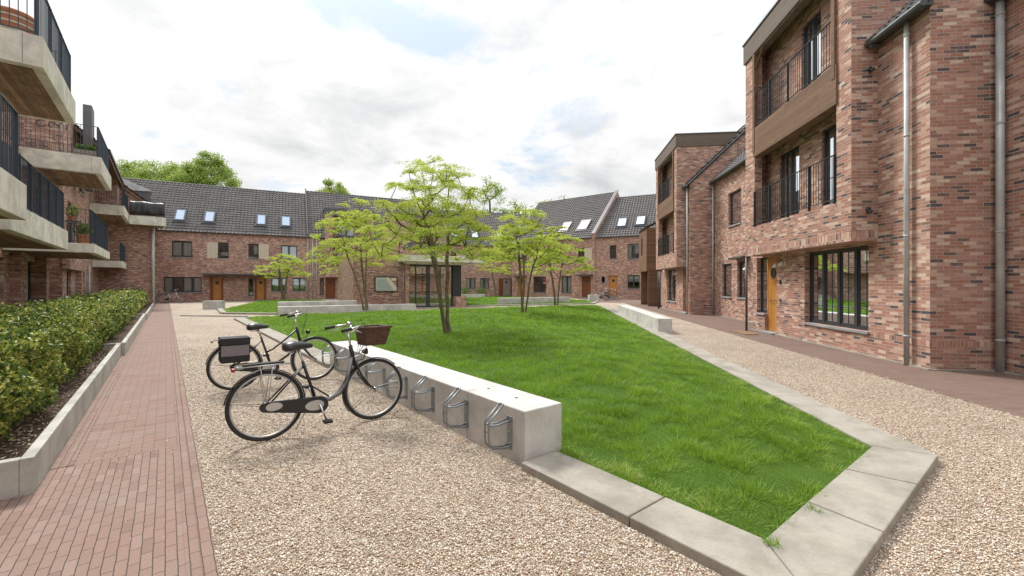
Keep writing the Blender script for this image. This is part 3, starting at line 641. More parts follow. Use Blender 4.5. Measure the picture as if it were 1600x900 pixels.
# concrete kerb slabs round the lawn (bevelled slabs with open joints)
def kerb_slabs():
    mb = MB(); g = .005; zt = .065
    def quad(p): mb.prism(p, -.10, zt)
    c0 = L_(2.307, .63); c1 = R_(3.285, 4.116)
    i0 = L_(2.72, 1.04); i1 = R_(2.871, 4.287)
    # left side
    quad([L_(2.307, 1.68-g), L_(2.72, 1.68-g), (i0[0], i0[1]+g), (c0[0], c0[1]+g)])
    for t0, t1 in [(1.68, 2.76)]: quad([L_(2.307, t0+g), L_(2.72, t0+g), L_(2.72, t1-g), L_(2.307, t1-g)])
    t = 8.36
    while t < 22.4: t1 = min(t+1.6, 22.5); quad([L_(2.307, t+g), L_(2.72, t+g), L_(2.72, t1-g), L_(2.307, t1-g)]); t = t1
    # near end
    def lerp(a, b, f): return (a[0]+(b[0]-a[0])*f, a[1]+(b[1]-a[1])*f)
    fs = [0, .36, .70, 1.0]; io = [0, .30, .66, 1.0]
    for k in range(3):
        e = .0025; a, b = fs[k]+(e if k else 0), fs[k+1]-(e if k < 2 else 0); c, d = io[k]+(e if k else 0), io[k+1]-(e if k < 2 else 0)
        p = [lerp(c0, c1, a), lerp(c0, c1, b), lerp(i0, i1, d), lerp(i0, i1, c)]
        if k == 0: p[0] = (c0[0]+g, c0[1]); p[3] = (i0[0]+g, i0[1])
        quad(p)
    # right side
    t = 4.2; first = True
    while t < 31:
        t1 = min(t+1.9, 31); a = [R_(2.871, t+g), R_(3.285, t+g), R_(3.285, t1-g), R_(2.871, t1-g)]
        if first: a[0] = (i1[0], i1[1]+g); a[1] = (c1[0], c1[1]+g); first = False
        quad(a); t = t1
    # far edge
    a, b = (-12.25, 19.15), (6.0, 30.35); n = 12
    dx, dy = b[0]-a[0], b[1]-a[1]; L = math.hypot(dx, dy); nx, ny = -dy/L*.3, dx/L*.3
    for k in range(n):
        p, q = lerp(a, b, k/n), lerp(a, b, (k+1)/n-.001); quad([p, q, (q[0]+nx, q[1]+ny), (p[0]+nx, p[1]+ny)])
    o = mb.build('kerb', 'kerbc', bevel=.008); o['kind'] = 'structure'
    mb = MB()
    def strip(P, w=.28, z=.09):
        for a, b in zip(P[:-1], P[1:]):
            dx, dy = b[0]-a[0], b[1]-a[1]; L = math.hypot(dx, dy); nx, ny = -dy/L*w, dx/L*w; mb.prism([a, b, (b[0]-nx, b[1]-ny), (a[0]-nx, a[1]-ny)], -.05, z); z -= .002
    strip([(-17.4, 25.9), (-14.9, 22.5), (-11.9, 22.0)]); strip([(-21, 30.6), (-17.45, 26)]); strip([(-3.2, 29.65), (6.15, 33.7), (7.3, 37.5)]); strip([(-16, 21.0), (-12.6, 20.6)], .2, .05)
    o = mb.build('kerb', 'kerbc', bevel=.008); o['kind'] = 'structure'
kerb_slabs()
# small grass tufts in the kerb joints
def tuft(x, y, z, label, n=46, r=.05, h=.07):
    a = rng.uniform(0, 6.28, n); rr = r*np.sqrt(rng.random(n)); X = x+rr*np.cos(a); Y = y+rr*np.sin(a); b = rng.uniform(0, 6.28, n); H = h*rng.uniform(.4, 1, n); w = .003
    P = np.stack([np.stack([X-w, Y, np.full(n, z)], 1), np.stack([X+w, Y, np.full(n, z)], 1), np.stack([X+np.cos(b)*H*.7, Y+np.sin(b)*H*.7, z+H], 1)], 1).reshape(-1, 3)
    F = np.arange(n*3).reshape(-1, 3); tag(npmesh('grass_tuft', P, F, 'grass', rnd=np.repeat(rng.uniform(.2, .6, n), 3)), label, 'grass tuft')
p = L_(2.70, .99); tuft(p[0], p[1], .06, 'green grass tuft in the mitred corner joint of the lawn kerb')
tuft(1.98, 2.83, .06, 'low grass tuft in the straight kerb joint right of the corner tuft', 36, .045, .04)
# ================================================================ concrete seat walls with cycle racks
def seat_wall(name, label, fr, a0, a1, w0, w1, z1, joints=(), mat='conc', group=None, z0=-.08):
    c = fr.p((a0+a1)/2, (w0+w1)/2, 0); t = thing(name, label, 'seat wall', c, group); mb = MB(); xs = [a0, *joints, a1]
    for k in range(len(xs)-1): fr.box(mb, xs[k]+(.002 if k else 0), xs[k+1]-(.002 if k < len(xs)-2 else 0), w0, w1, z0, z1)
    mb.build('concrete_block', mat, t, bevel=.010); return t
sw = seat_wall('seat_wall', 'long grey concrete seat wall with steel cycle racks on its gravel side', FL, 2.765, 8.34, 2.36, 2.80, .475, (3.66, 5.81, 7.1))
seat_wall('seat_wall', 'pale concrete seat wall on the right edge of the big lawn', FR, 13.9, 22.9, 3.11, 3.54, .475, (16.8, 19.9))
seat_wall('seat_wall', 'low concrete seat ledge below the brick wall with the map board', FF, 9.8, 16.85, 23.0, 23.55, .40, (13.2,))
seat_wall('seat_wall', 'upper grey concrete wall behind the ledge left of the brick block', FF, 9.8, 13.7, 22.35, 22.75, .62)
seat_wall('seat_wall', 'concrete seat wall behind the two yellow-green trees on the right', FF, 24.1, 30.4, 19.4, 19.8, .52)
seat_wall('seat_wall', 'pale concrete wall below the two round shrubs of the middle terrace', Fr((-7.0, 44.6), (.97, .24), (.24, -.97)), 0, 4.2, 0, .35, .50)
seat_wall('seat_wall', 'square white concrete block near the bicycles by the right terrace', Fr((6.7, 37.3), (.97, .1), (.1, -.97)), 0, .85, -.5, 0, .62)
seat_wall('seat_wall', 'square concrete block at the tip of the far left lawn', Fr((-18.9, 26.3), (.97, .25), (.25, -.97)), 0, 1.05, -.5, 0, .52)
def rack(parent, t, o=2.36):
    mb = MB(); P = lambda a, dl, z: FL.p(a, o-dl, z)
    for s in (-.028, .028):
        a = t+s
        mb.tube([P(a, .0, .135), P(a, .06, .13), P(a, .20, .155), P(a, .245, .20), P(a, .25, .26), P(a, .25, .37), P(a, .235, .40), P(a, .18, .44), P(a, .105, .50)], .0092, 7)
        mb.tube([P(a, .0, .355), P(a, .05, .36), P(a, .14, .345), P(a, .25, .36)], .0092, 7)
    mb.tube([P(t-.028, .105, .50), P(t-.02, .09, .512), P(t, .083, .517), P(t+.02, .09, .512), P(t+.028, .105, .50)], .0092, 7)
    mb.tube([P(t-.028, .25, .30), P(t+.028, .25, .30)], .005, 6)
    r = mb.build('cycle_rack', 'galv', parent, smooth=True)
    pm = MB(); FL.box(pm, t-.035, t+.035, o-.008, o-.001, .10, .39)
    for z in (.15, .245, .34): pm.tube([P(t, .0, z), P(t, .016, z)], .011, 6)
    pm.build('wall_plate', 'galv', r, bevel=.002)
for k in range(8): rack(sw, 2.97+.70*k)
# lifting-anchor caps on the seat wall top
mb = MB(); 
for t in (3.15, 3.6): p = FL.p(t, 2.58, .474); mb.tube([p, (p[0], p[1], .479)], .016, 12)
mb.build('anchor_cap', 'darkzinc', sw)
def leaf_cards(C, size, aspect=.5, up=.5, rnd=None, fold=.25):
    """C (n,3) centres -> folded two-quad leaves"""
    n = len(C); a = rng.uniform(0, 2*np.pi, n); el = rng.normal(0, up, n); d = np.stack([np.cos(a)*np.cos(el), np.sin(a)*np.cos(el), np.sin(el)], 1)
    r = rng.normal(size=(n, 3)); s_ = np.cross(d, r); s_ /= np.linalg.norm(s_, axis=1)[:, None]; nn = np.cross(d, s_)
    L = (size*rng.uniform(.6, 1.25, n))[:, None]; W = L*aspect*.5
    tip = C+d*L*.5; bas = C-d*L*.5; l = C+s_*W+nn*W*fold; q = C-s_*W+nn*W*fold
    V = np.stack([bas, q, tip, l], 1).reshape(-1, 3); i = np.arange(n)*4
    F = np.concatenate([np.stack([i, i+1, i+2], 1), np.stack([i, i+2, i+3], 1)]); r_ = np.repeat(rng.random(n) if rnd is None else rnd, 4); return V, F, r_
def bush(name, label, x, y, z, r, n, ls, mat='potleaf', pot=True, group=None, ph=.3, flat=.9, potmat='terra', pr=None):
    t = thing(name, label, 'plant' if pot else 'shrub', (x, y, z), group); pr = pr or r*.75; zz = z
    if pot:
        mb = MB(); mb.lathe((x, y, z), [(pr*.68, 0), (pr*.95, ph*.82), (pr*1.08, ph*.83), (pr*1.08, ph), (pr*.9, ph), (pr*.86, ph*.9)], 18); mb.build('pot', potmat, t, smooth=False); zz = z+ph
    v = rng.normal(size=(n, 3)); v /= np.linalg.norm(v, axis=1)[:, None]; rr = r*rng.random(n)**.4; C = np.array([x, y, zz+r*flat*.75])+v*rr[:, None]*np.array([1, 1, flat])
    V, F, rn = leaf_cards(C, np.full(n, ls), .5, .8, None, .3); npmesh('foliage', V, F, mat, t, rn)
    mb = MB(); mb.tube([(x, y, zz-.02), (x, y, zz+r*.6)], [.02, .01], 6); mb.build('stem', 'bark', t); return t
# ================================================================ right-hand row
G = 'brick houses of the right-hand row'
TAN = .95; PT = math.atan(TAN)
def gable(mb, a, w0, dirw, D, z0, ez, tan, th=.3, ex=0):
    """gable end wall: from offset w0 going dirw, half depth D"""
    P = [(w0, z0), (w0, ez), (w0+dirw*D, ez+D*tan), (w0+dirw*2*D, ez), (w0+dirw*2*D, z0)]; return P
def gable_wall(fr, mb, a, th, w0, D, z0, ez, tan):
    sg = fr.sg; prof = [(w0, z0), (w0-sg*2*D, z0), (w0-sg*2*D, ez), (w0-sg*D, ez+D*tan), (w0, ez)]
    A = [fr.p(a, w, z) for w, z in prof]; B = [fr.p(a+th, w, z) for w, z in prof]; mb.poly(A); mb.poly(B[::-1])
    for k in range(5): mb.poly([A[k], A[(k+1) % 5], B[(k+1) % 5], B[k]])
def soldier(fr, parent, a0, a1, w, z0, z1, name='soldier_course', sg=None, th=.02):
    mb = MB(); sg = sg or fr.sg; x = sorted((w-sg*.02, w+sg*.003)); fr.box(mb, a0, a1, x[0], x[1], z0, z1); return mb.build(name, 'soldier', parent)
def bay(fr, wf, wm, wb, a0, a1, zb, zt, lo, up, parent, inner_ops, wood='boards', woodtop='boardsgrey', step_solid=False, posts=True, tilted=True):
    sg = fr.sg; T = .22; mb = MB()
    fr.wall(mb, a0, a1, wf, zb, zt, [lo, up], T); wi = wf-sg*T
    for q0, q1 in ((a0, a0+T), (a1-T, a1)):
        x = sorted((wi, wb)); fr.box(mb, q0+(.001 if q0 == a0 else 0), q1-(.001 if q1 == a1 else 0), x[0], x[1], zb, zt)
    for z in (zb, lo[2]-.25, up[2]-.25):   # floors of the loggias
        x = sorted((wi, wm)); fr.box(mb, a0+T, a1-T, x[0], x[1], z, z+.2)
    b = mb.build('bay', 'brick', parent)
    im = MB(); fr.wall(im, a0+T, a1-T, wm+sg*.004, zb+.2, zt-.02, inner_ops, .3); im.build('inner_wall', 'brick', b)
    for op in inner_ops: window(fr, wm+sg*.004, *op, b, n=2, sill=False, rec=.06, curtain=[(.55, .95, .97, .02)])
    soldier(fr, b, a0-.002, a1+.002, wf, zb-.001, zb+.205)
    sm = MB(); x = sorted((wf, wm)); fr.box(sm, a0-.003, a0+.02, x[0], x[1], zb-.001, zb+.205); sm.build('soldier_course', 'soldier', b)
    wm_ = MB(); e = .045
    x = sorted((wf+sg*e, wf-sg*.05)); fr.box(wm_, lo[0]-.06, lo[1]+.012, x[0], x[1], lo[3]-.02, up[2])
    x = sorted((wf+sg*e, wi)); fr.box(wm_, lo[0], lo[1], x[0]+(.001), x[1]-.001, lo[3]-.021, lo[3]+.03)
    wm_.build('board_band', wood, b)
    # fascia round the top
    fm = MB(); zf = zt-.58; x = sorted((wf+sg*.05, wf+sg*.002)); fr.box(fm, a0-.05, a1+.05, x[0], x[1], zf, zt+.04)
    for q0, q1 in ((a0-.05, a0-.002), (a1+.002, a1+.05)): x = sorted((wf+sg*.001, wb)); fr.box(fm, q0, q1, x[0], x[1], zf, zt+.04)
    fr.box(fm, up[0], up[1], *sorted((wf-sg*.002, wi)), up[3]-.02, up[3]+.001)
    fm.build('fascia', woodtop, b)
    rm = MB(); x = sorted((wf+sg*.08, wb)); fr.box(rm, a0-.08, a1+.08, x[0], x[1], zt+.042, zt+.085); rm.build('roof_edge', 'gutter', b)
    if posts:
        pm = MB(); x = sorted((wf+sg*.06, wf-sg*.06))
        fr.box(pm, up[0]-.02, up[0]+.10, x[0], x[1], up[2]-.30, up[3]); pm.build('timber_post', 'boards', b); pm = MB(); fr.box(pm, up[1]-.10, up[1]+.02, x[0], x[1], up[2]-.75, up[3])
        q = sg*.02
        pm.tube([fr.p(up[1]-.12, wf+q, up[3]-.45), fr.p(up[1]-.62, wf+q, up[3]-.03)], .04, 4); pm.build('timber_post', 'boards', b)
    for op in (lo, up): railing(fr, [((op[0]+.03, wf+sg*.012), (op[1]-.03, wf+sg*.012))], op[2], op[2]+1.07, b, mat='frame', step=.10)
    return b
def house_walls(fr, a0, a1, w, ez, D, tan, ops, parent, th=.3, gl=True, gr=True, sections=None):
    """walls of a gabled house: front with openings, both gables, back"""
    mb = MB(); sg = fr.sg
    fr.wall(mb, a0+(th if gl else 0), a1-(th if gr else 0), w, -.05, ez, ops, .3)
    if gl: gable_wall(fr, mb, a0, th, w, D, -.05, ez, tan)
    if gr: gable_wall(fr, mb, a1-th, th, w, D, -.05, ez, tan)
    x = sorted((w-sg*2*D, w-sg*(2*D-.3))); fr.box(mb, a0+th, a1-th, x[0]+.001, x[1]-.001, -.05, ez)
    return mb.build('wall', 'brick', parent)
def room(fr, w, a0, a1, z0, z1, dep, parent):
    sg = fr.sg; mb = MB(); b = w-sg*(dep+.35); x = sorted((w-sg*.32, b))
    fr.box(mb, a0, a1, x[0], x[1], z0-.1, z0); fr.box(mb, a0, a1, x[0], x[1], z1, z1+.1); y = sorted((b, b-sg*.1)); fr.box(mb, a0, a1, y[0], y[1], z0, z1)
    for q in (a0-.1, a1): fr.box(mb, q, q+.1, x[0], x[1], z0, z1)
    return mb.build('room', 'inner', parent)
# house A: the near one with the bay
A = thing('brick_house', 'nearest brick house on the right with a two-storey timber-trimmed bay and wide grey window', 'house', (*R_(9, 12), 0), G)
big = (10.06, 12.49, .52, 2.41); side = (14.75, 15.32, .60, 2.42); dr = (13.98, 14.75, .03, 2.42)
wl = house_walls(FR, 8.515, 15.6, 6.66, 6.7, 5.0, TAN, [big, side, dr, (10.01, 14.69, 2.75, 6.7)], A)
window(FR, 6.66, *big, A, n=4, fw=.06, rec=.13, bars=True)
window(FR, 6.66, *side, A, n=1, rec=.12, fw=.04)
D_ = door(FR, 6.66, *dr, A, rec=.09)
room(FR, 6.66, 9.5, 13.6, .1, 2.7, 3.2, A)
bay(FR, 6.14, 6.66, 9.55, 9.78, 14.92, 2.46, 9.35, (10.27, 14.27, 3.37, 5.55), (10.27, 14.27, 6.42, 8.74), A, [(11.75, 12.62, 6.5, 8.6), (12.74, 13.82, 3.45, 5.45), (10.9, 11.7, 3.45, 5.45)])
slope_roof(FR, 8.36, 9.76, 6.66, 6.72, 5.0, PT, A, over=.16); 
slope_roof(FR, 14.95, 15.62, 6.66, 6.72, 5.0, PT, A, over=.16)
mb = MB(); FR.box(mb, 9.80, 14.90, 9.4, 16.6, 6.0, 6.1); mb.build('attic_floor', 'inner', A)
um = MB(); um.poly([FR.p(9.8, 9.3, 9.2), FR.p(14.9, 9.3, 9.2), FR.p(14.9, 11.66, 11.4), FR.p(9.8, 11.66, 11.4)]); um.poly([FR.p(9.8, 16.6, 6.72), FR.p(14.9, 16.6, 6.72), FR.p(14.9, 11.66, 11.4), FR.p(9.8, 11.66, 11.4)]); um.build('rear_roof', 'tile', A)
soldier(FR, A, 8.512, 9.9, 6.66, .42, .53, 'plinth_course')
mb = MB(); FR.box(mb, 8.512, 8.55, 6.664, 7.77, .42, .53); mb.build('plinth_course', 'soldier', A)
pipe(FR.p(8.93, 6.58), .0, 6.55, A, .043)
pipe(FR.p(15.05, 6.22), .0, 2.46, A, .035, 'darkzinc')
# verge board along the near rake and gutter box end
mb = MB(); mb.tube([FR.p(8.44, 6.42, 6.50), FR.p(8.44, 11.6, 11.42)], .07, 4); mb.build('verge_board', 'gutter', A)
mb = MB(); FR.box(mb, 8.40, 9.77, 6.42, 6.63, 6.52, 6.66); mb.build('gutter_box', 'gutter', A)
def lampo(fr, a, w, z, parent):
    mb = MB(); sg = fr.sg; P = lambda dw, dz: fr.p(a, w+sg*dw, z+dz); mb.tube([P(0, 0), P(.05, .03), P(.12, .03)], .012, 6); c = P(.13, 0)
    mb.lathe((c[0], c[1], c[2]-.06), [(.085, 0), (.07, .03), (.035, .075), (.02, .11)], 14); mb.tube([P(0, -.05), P(0.012, -.05), P(.012, .06)], .03, 8); mb.build('wall_lamp', 'lamp', parent)
lampo(FR, 13.80, 6.655, 2.12, A); lampo(FR, 13.45, 6.655, 2.16, A)
mb = MB(); FR.box(mb, 13.70, 13.78, 6.63, 6.655, 1.55, 1.68); mb.build('bell_plate', 'frame', A)
mb = MB(); FR.box(mb, 13.70, 13.78, 6.635, 6.655, 1.02, 1.10); mb.build('socket_plate', 'frame', A)
for z, w in ((6.02, 6.50), (3.08, 6.46)):   # small fittings on the bay's near side
    mb = MB(); p = FR.p(9.78, w, z); q = FR.p(9.64, w-.03, z-.03); mb.tube([p, q], .035, 10); mb.tube([FR.p(9.785, w, z+.04), FR.p(9.76, w, z+.04)], .05, 8); mb.build('wall_vent', 'frame', A, smooth=True)
mb = MB(); mb.tube([FR.p(9.64, 6.60, 6.48), FR.p(9.64, 6.42, 6.48)], .05, 8); mb.build('gutter_end', 'gutter', A)
mb = MB(); FR.box(mb, 13.75, 14.95, 5.65, 6.05, .010, .03); tag(mb.build('doormat', plain('coir_mat', (.22, .13, .07), .95, 0, .2, 40)), 'brown coir doormat on the paving before the nearest wooden door', 'doormat')
bush('window_plant', 'small white-potted green plant standing behind the big grey window', *FR.p(11.45, 6.98), .56, .13, 260, .06, pot=True, ph=.17, pr=.085, potmat='white')
bush('window_plant', 'trailing plant in a terracotta pot at the near end of the big grey window', *FR.p(10.5, 7.0), .56, .12, 220, .06, pot=True, ph=.14, pr=.08)
mb = MB(); FR.box(mb, 9.9, 12.6, 6.84, 7.15, .50, .555); mb.build('inner_sill', 'coping', A)
# house B
B = thing('brick_house', 'set-back brick house with two narrow ground-floor windows between the two bays', 'house', (*R_(10, 19), 0), G)
ops = [(20.43, 21.58, .97, 2.5), (18.83, 19.8, .97, 2.53), (19.4, 20.8, 4.2, 5.7), (16.6, 17.5, .05, 2.4)]
house_walls(FR, 15.62, 22.66, 7.8, 6.75, 4.6, TAN, ops, B)
window(FR, 7.8, *ops[0], B, n=1, curtain=[(0, 1, .98, 0)]); window(FR, 7.8, *ops[1], B, n=1, curtain=[(.5, 1, .98, 0)]); window(FR, 7.8, *ops[2], B, n=1, curtain=[(.1, .6, .98, 0)]); door(FR, 7.8, *ops[3], B)
slope_roof(FR, 15.64, 22.62, 7.8, 6.77, 4.6, PT, B, over=.14); pipe(FR.p(22.55, 7.72), 0, 6.6, B, .04)
lampo(FR, 18.7, 7.79, 2.2, B)
mb = MB(); FR.box(mb, 18.5, 19.9, 7.45, 7.798, 2.62, 2.70); mb.build('canopy', 'gutter', B)
# house C
Cc = thing('brick_house', 'farther brick house of the right row with a two-storey bay and orange door', 'house', (*R_(9, 26), 0), G)
w1 = (25.35, 27.3, .55, 2.42); dd = (22.98, 23.96, .08, 2.42)
house_walls(FR, 22.7, 28.6, 6.66, 6.7, 5.0, TAN, [w1, dd, (23.5, 27.75, 2.75, 6.7)], Cc)
window(FR, 6.66, *w1, Cc, n=2, rec=.12, curtain=[(.0, .5, .98, 0)]); door(FR, 6.66, *dd, Cc)
bay(FR, 6.14, 6.66, 9.55, 23.25, 27.98, 2.46, 9.3, (23.75, 27.28, 3.25, 5.5), (23.75, 27.28, 6.38, 8.66), Cc, [(24.6, 26.0, 6.5, 8.5), (24.4, 25.8, 3.35, 5.4)])
slope_roof(FR, 22.62, 23.2, 6.66, 6.72, 5.0, PT, Cc, over=.16); slope_roof(FR, 28.02, 28.6, 6.66, 6.72, 5.0, PT, Cc, over=.16, ridge=False)
um = MB(); um.poly([FR.p(23.2, 9.3, 9.15), FR.p(28.0, 9.3, 9.15), FR.p(28.0, 11.66, 11.4), FR.p(23.2, 11.66, 11.4)]); um.poly([FR.p(23.2, 16.6, 6.72), FR.p(28.0, 16.6, 6.72), FR.p(28.0, 11.66, 11.4), FR.p(23.2, 11.66, 11.4)]); um.build('rear_roof', 'tile', Cc)
mb = MB(); mb.tube([FR.p(22.62, 6.42, 6.50), FR.p(22.62, 11.6, 11.42)], .055, 4); mb.build('verge_board', 'gutter', Cc)
pipe(FR.p(22.92, 6.58), 0, 6.5, Cc, .04); pipe(FR.p(27.8, 6.25), 0, 2.46, Cc, .04, 'darkzinc'); lampo(FR, 25.0, 6.655, 2.15, Cc)
# house with the timber box
W = thing('brick_house', 'last house of the right row with a brown timber-clad box above its entrance', 'house', (*R_(10, 32), 0), G)
house_walls(FR, 28.62, 35.4, 7.8, 5.6, 4.6, TAN, [(31.6, 32.6, .05, 2.3)], W); door(FR, 7.8, 31.6, 32.6, .05, 2.3, W, 'doorred')
slope_roof(FR, 28.64, 35.4, 7.8, 5.62, 4.6, PT, W, over=.14)
mb = MB(); opw = (32.35, 32.85, 3.65, 4.95); FR.wall(mb, 30.9, 33.7, 6.14, 2.47, 5.5, [opw], .15)
for q in (30.901, 33.549): FR.box(mb, q, q+.15, 6.29, 7.8, 2.47, 5.5)
FR.box(mb, 31.05, 33.55, 6.29, 7.8, 2.47, 2.6); bx = mb.build('timber_box', 'boards', W); window(FR, 6.14, *opw, bx, n=1, sill=False, rec=.05)
mb = MB(); mb.hexa([FR.p(30.8, 6.05, 5.50), FR.p(33.8, 6.05, 5.50), FR.p(33.8, 7.8, 6.3), FR.p(30.8, 7.8, 6.3), FR.p(30.8, 6.05, 5.58), FR.p(33.8, 6.05, 5.58), FR.p(33.8, 7.8, 6.38), FR.p(30.8, 7.8, 6.38)]); mb.build('box_roof', 'gutter', bx)
mb = MB(); FR.box(mb, 30.95, 31.05, 6.25, 7.0, 0, 2.469); mb.build('timber_screen', 'boards', W)
mb = MB(); FR.box(mb, 33.5, 33.6, 6.25, 7.0, 0, 2.469); mb.build('timber_screen', 'boards', W)
pipe(FR.p(29.4, 6.7), 0, 2.4, W, .06, 'darkzinc')
# house D, beside the camera
Dh = thing('brick_house', 'brick house at the far right with a thick zinc downpipe in its corner', 'house', (*R_(10, 5), 0), G)
ops = [(5.8, 8.02, 1.02, 2.5)]
house_walls(FR, -2.5, 8.51, 7.78, 6.72, 4.6, TAN, ops, Dh); window(FR, 7.78, *ops[0], Dh, n=3)
slope_roof(FR, -2.5, 8.50, 7.78, 6.74, 4.6, PT, Dh, over=.14); pipe(FR.p(8.40, 7.69), 0, 6.6, Dh, .058)
mb = MB(); FR.box(mb, 8.1, 8.5, 7.60, 7.78, 6.50, 6.62); mb.build('gutter_box', 'gutter', Dh)
# ================================================================ far terraces
def panel(fr, w, a0, a1, z0, z1, parent, mat='beige', name='shutter'):
    mb = MB(); sg = fr.sg; x = sorted((w-sg*.06, w+sg*.012)); fr.box(mb, a0, a1, x[0], x[1], z0, z1); mb.build(name, mat, parent)
PF = R(46.8); TF = math.tan(PF)
F1 = thing('terraced_house', 'far left brick terrace with four small blue-grey roof windows in a tiled roof', 'terraced house', (*FF.p(4, -5), 0))
wins = [(1.15, 2.64, 4.0, 5.46), (4.58, 5.42, 3.97, 5.44), (7.0, 7.85, 4.0, 5.44), (9.75, 11.17, 4.0, 5.4), (.58, 3.33, .81, 2.2), (7.0, 7.42, .4, 2.1), (8.92, 10.26, .86, 2.18), (10.77, 12.04, .86, 2.19)]
doors = [(3.95, 5.0, .05, 2.15), (7.5, 8.5, .05, 2.17)]
house_walls(FF, -5, 12.25, 0, 6.46, 4.7, TF, wins+doors, F1)
cur = [[(0.05, .45, .9, .1), (.55, .95, .9, .1)], None, [(.5, .9, .9, .3)], [(.1, .4, .95, .1), (.6, .95, .95, .1)], [(.02, .2, .98, .05), (.5, .7, .98, .05), (.8, .98, .98, .05)], None, [(0, 1, .98, .5)], [(.1, .8, .98, .2)]]
for q, c, n in zip(wins, cur, (2, 1, 1, 2, 4, 1, 2, 2)): window(FF, 0, *q, F1, n=n, curtain=c)
panel(FF, 0, 3.74, 4.56, 3.97, 5.44, F1); panel(FF, 0, 7.87, 8.70, 4.0, 5.44, F1)
door(FF, 0, 4.17, 4.84, .05, 2.15, F1); door(FF, 0, 7.70, 8.32, .05, 2.17, F1)
for a0, a1 in ((3.952, 4.168), (4.842, 4.998), (7.502, 7.698), (8.322, 8.498)): panel(FF, -.05, a0, a1, .05, 2.14, F1, 'doorred', 'side_panel')
for a0, a1 in ((3.5, 6.15), (6.17, 8.95)):
    mb = MB(); FF.box(mb, a0, a1, .002, .75, 2.40, 2.52); mb.build('canopy', 'gutter', F1)
rf = slope_roof(FF, -5, 12.2, 0, 6.48, 4.7, PF, F1)
for a0, a1 in ((1.12, 1.97), (3.35, 4.22), (7.6, 8.45), (9.73, 10.63)): skylight(FF, a0, a1, 0, 6.48, PF, 1.1, 2.72, rf, 'skyglass_blue')
pipe(FF.p(12.15, .07), 0, 6.4, F1, .045)
C1 = thing('terraced_house', 'middle brick terrace with a zinc-capped bay and a roof one step higher', 'terraced house', (*FF.p(17, -5), 0))
g1 = [(13.25, 13.65, .4, 2.2), (13.8, 14.75, .05, 2.15), (14.69, 16.0, 3.5, 5.3), (14.6, 16.6, 6.2, 6.44), (20.0, 21.2, .9, 2.2), (20.0, 21.2, 4.0, 5.3)]
house_walls(FF, 12.27, 24.5, 0, 6.46, 5.1, TF, g1[:2]+g1[4:]+[(13.95, 18.27, 2.6, 6.46)], C1)
window(FF, 0, *g1[0], C1, n=1); door(FF, 0, *g1[1], C1, 'doorred'); window(FF, 0, *g1[4], C1); window(FF, 0, *g1[5], C1)
bay(FF, .7, 0, -2.6, 13.72, 18.5, 2.28, 9.2, (14.44, 17.8, 3.4, 5.35), (14.44, 17.8, 6.25, 8.58), C1, [(15.0, 16.6, 6.3, 8.3), (14.8, 16.2, 3.5, 5.2)], woodtop='darkzinc')
slope_roof(FF, 12.2, 24.5, -.02, 6.48, 5.1, PF, C1); pipe(FF.p(12.6, .07), 0, 6.4, C1, .045); pipe(FF.p(12.95, .07), 0, 6.4, C1, .045)
mb = MB(); mb.hexa([FF.p(12.08, .2, 6.3), FF.p(12.2, .2, 6.3), FF.p(12.2, -5.1, 11.95), FF.p(12.08, -5.1, 11.95), FF.p(12.08, .2, 6.6), FF.p(12.2, .2, 6.6), FF.p(12.2, -5.1, 12.25), FF.p(12.08, -5.1, 12.25)]); mb.build('verge', 'tile', C1)
Kb = thing('brick_tower_house', 'three-storey brick house with a timber-trimmed flat top behind the glass entrance', 'house', (*FF.p(20.5, 7), 0))
mb = MB(); ko = [(20.5, 21.58, 5.8, 7.1), (20.32, 20.86, 4.15, 4.75), (21.95, 22.44, 4.15, 4.8), (22.4, 23.0, 5.8, 7.1)]
FF.wall(mb, 18.7, 23.6, 9, -.05, 7.9, ko, .3); FF.box(mb, 18.7, 19.0, 4, 8.699, -.05, 7.9); FF.box(mb, 23.3, 23.6, 4, 8.699, -.05, 7.9); FF.box(mb, 19.0, 23.3, 4, 4.3, -.05, 7.9); FF.box(mb, 19.0, 23.3, 4.3, 8.7, 7.6, 7.8); mb.build('wall', 'brick', Kb)
for q in ko: window(FF, 9, *q, Kb, n=2 if q[1]-q[0] > 1 else 1, curtain=[(.1, .8, .95, .3)] if q[1]-q[0] > 1 else None)
mb = MB(); FF.box(mb, 18.62, 23.68, 8.9, 9.1, 7.45, 8.0); FF.box(mb, 18.62, 18.70, 3.9, 8.9, 7.45, 8.0); FF.box(mb, 23.6, 23.68, 3.9, 8.9, 7.45, 8.0); FF.box(mb, 18.7, 23.6, 3.9, 8.9, 7.92, 7.99); mb.build('fascia', 'boardsgrey', Kb)
tr_ = MB(); tile_roof(tr_, FF.p(19.0, 10.2, 4.72), (FF.d[0], FF.d[1], 0), 4.6, Vector((-FF.n[0]*.87, -FF.n[1]*.87, .5)), 1.35); tr_.build('lean_to_roof', 'tile', Kb)
mb = MB(); FF.box(mb, 19.05, 23.5, 9.0, 10.1, 2.5, 4.7); mb.build('lean_to_wall', 'brick', Kb)
railing(FF, [((20.4, 9.12), (21.7, 9.12))], 5.75, 6.8, Kb, mat='frame')
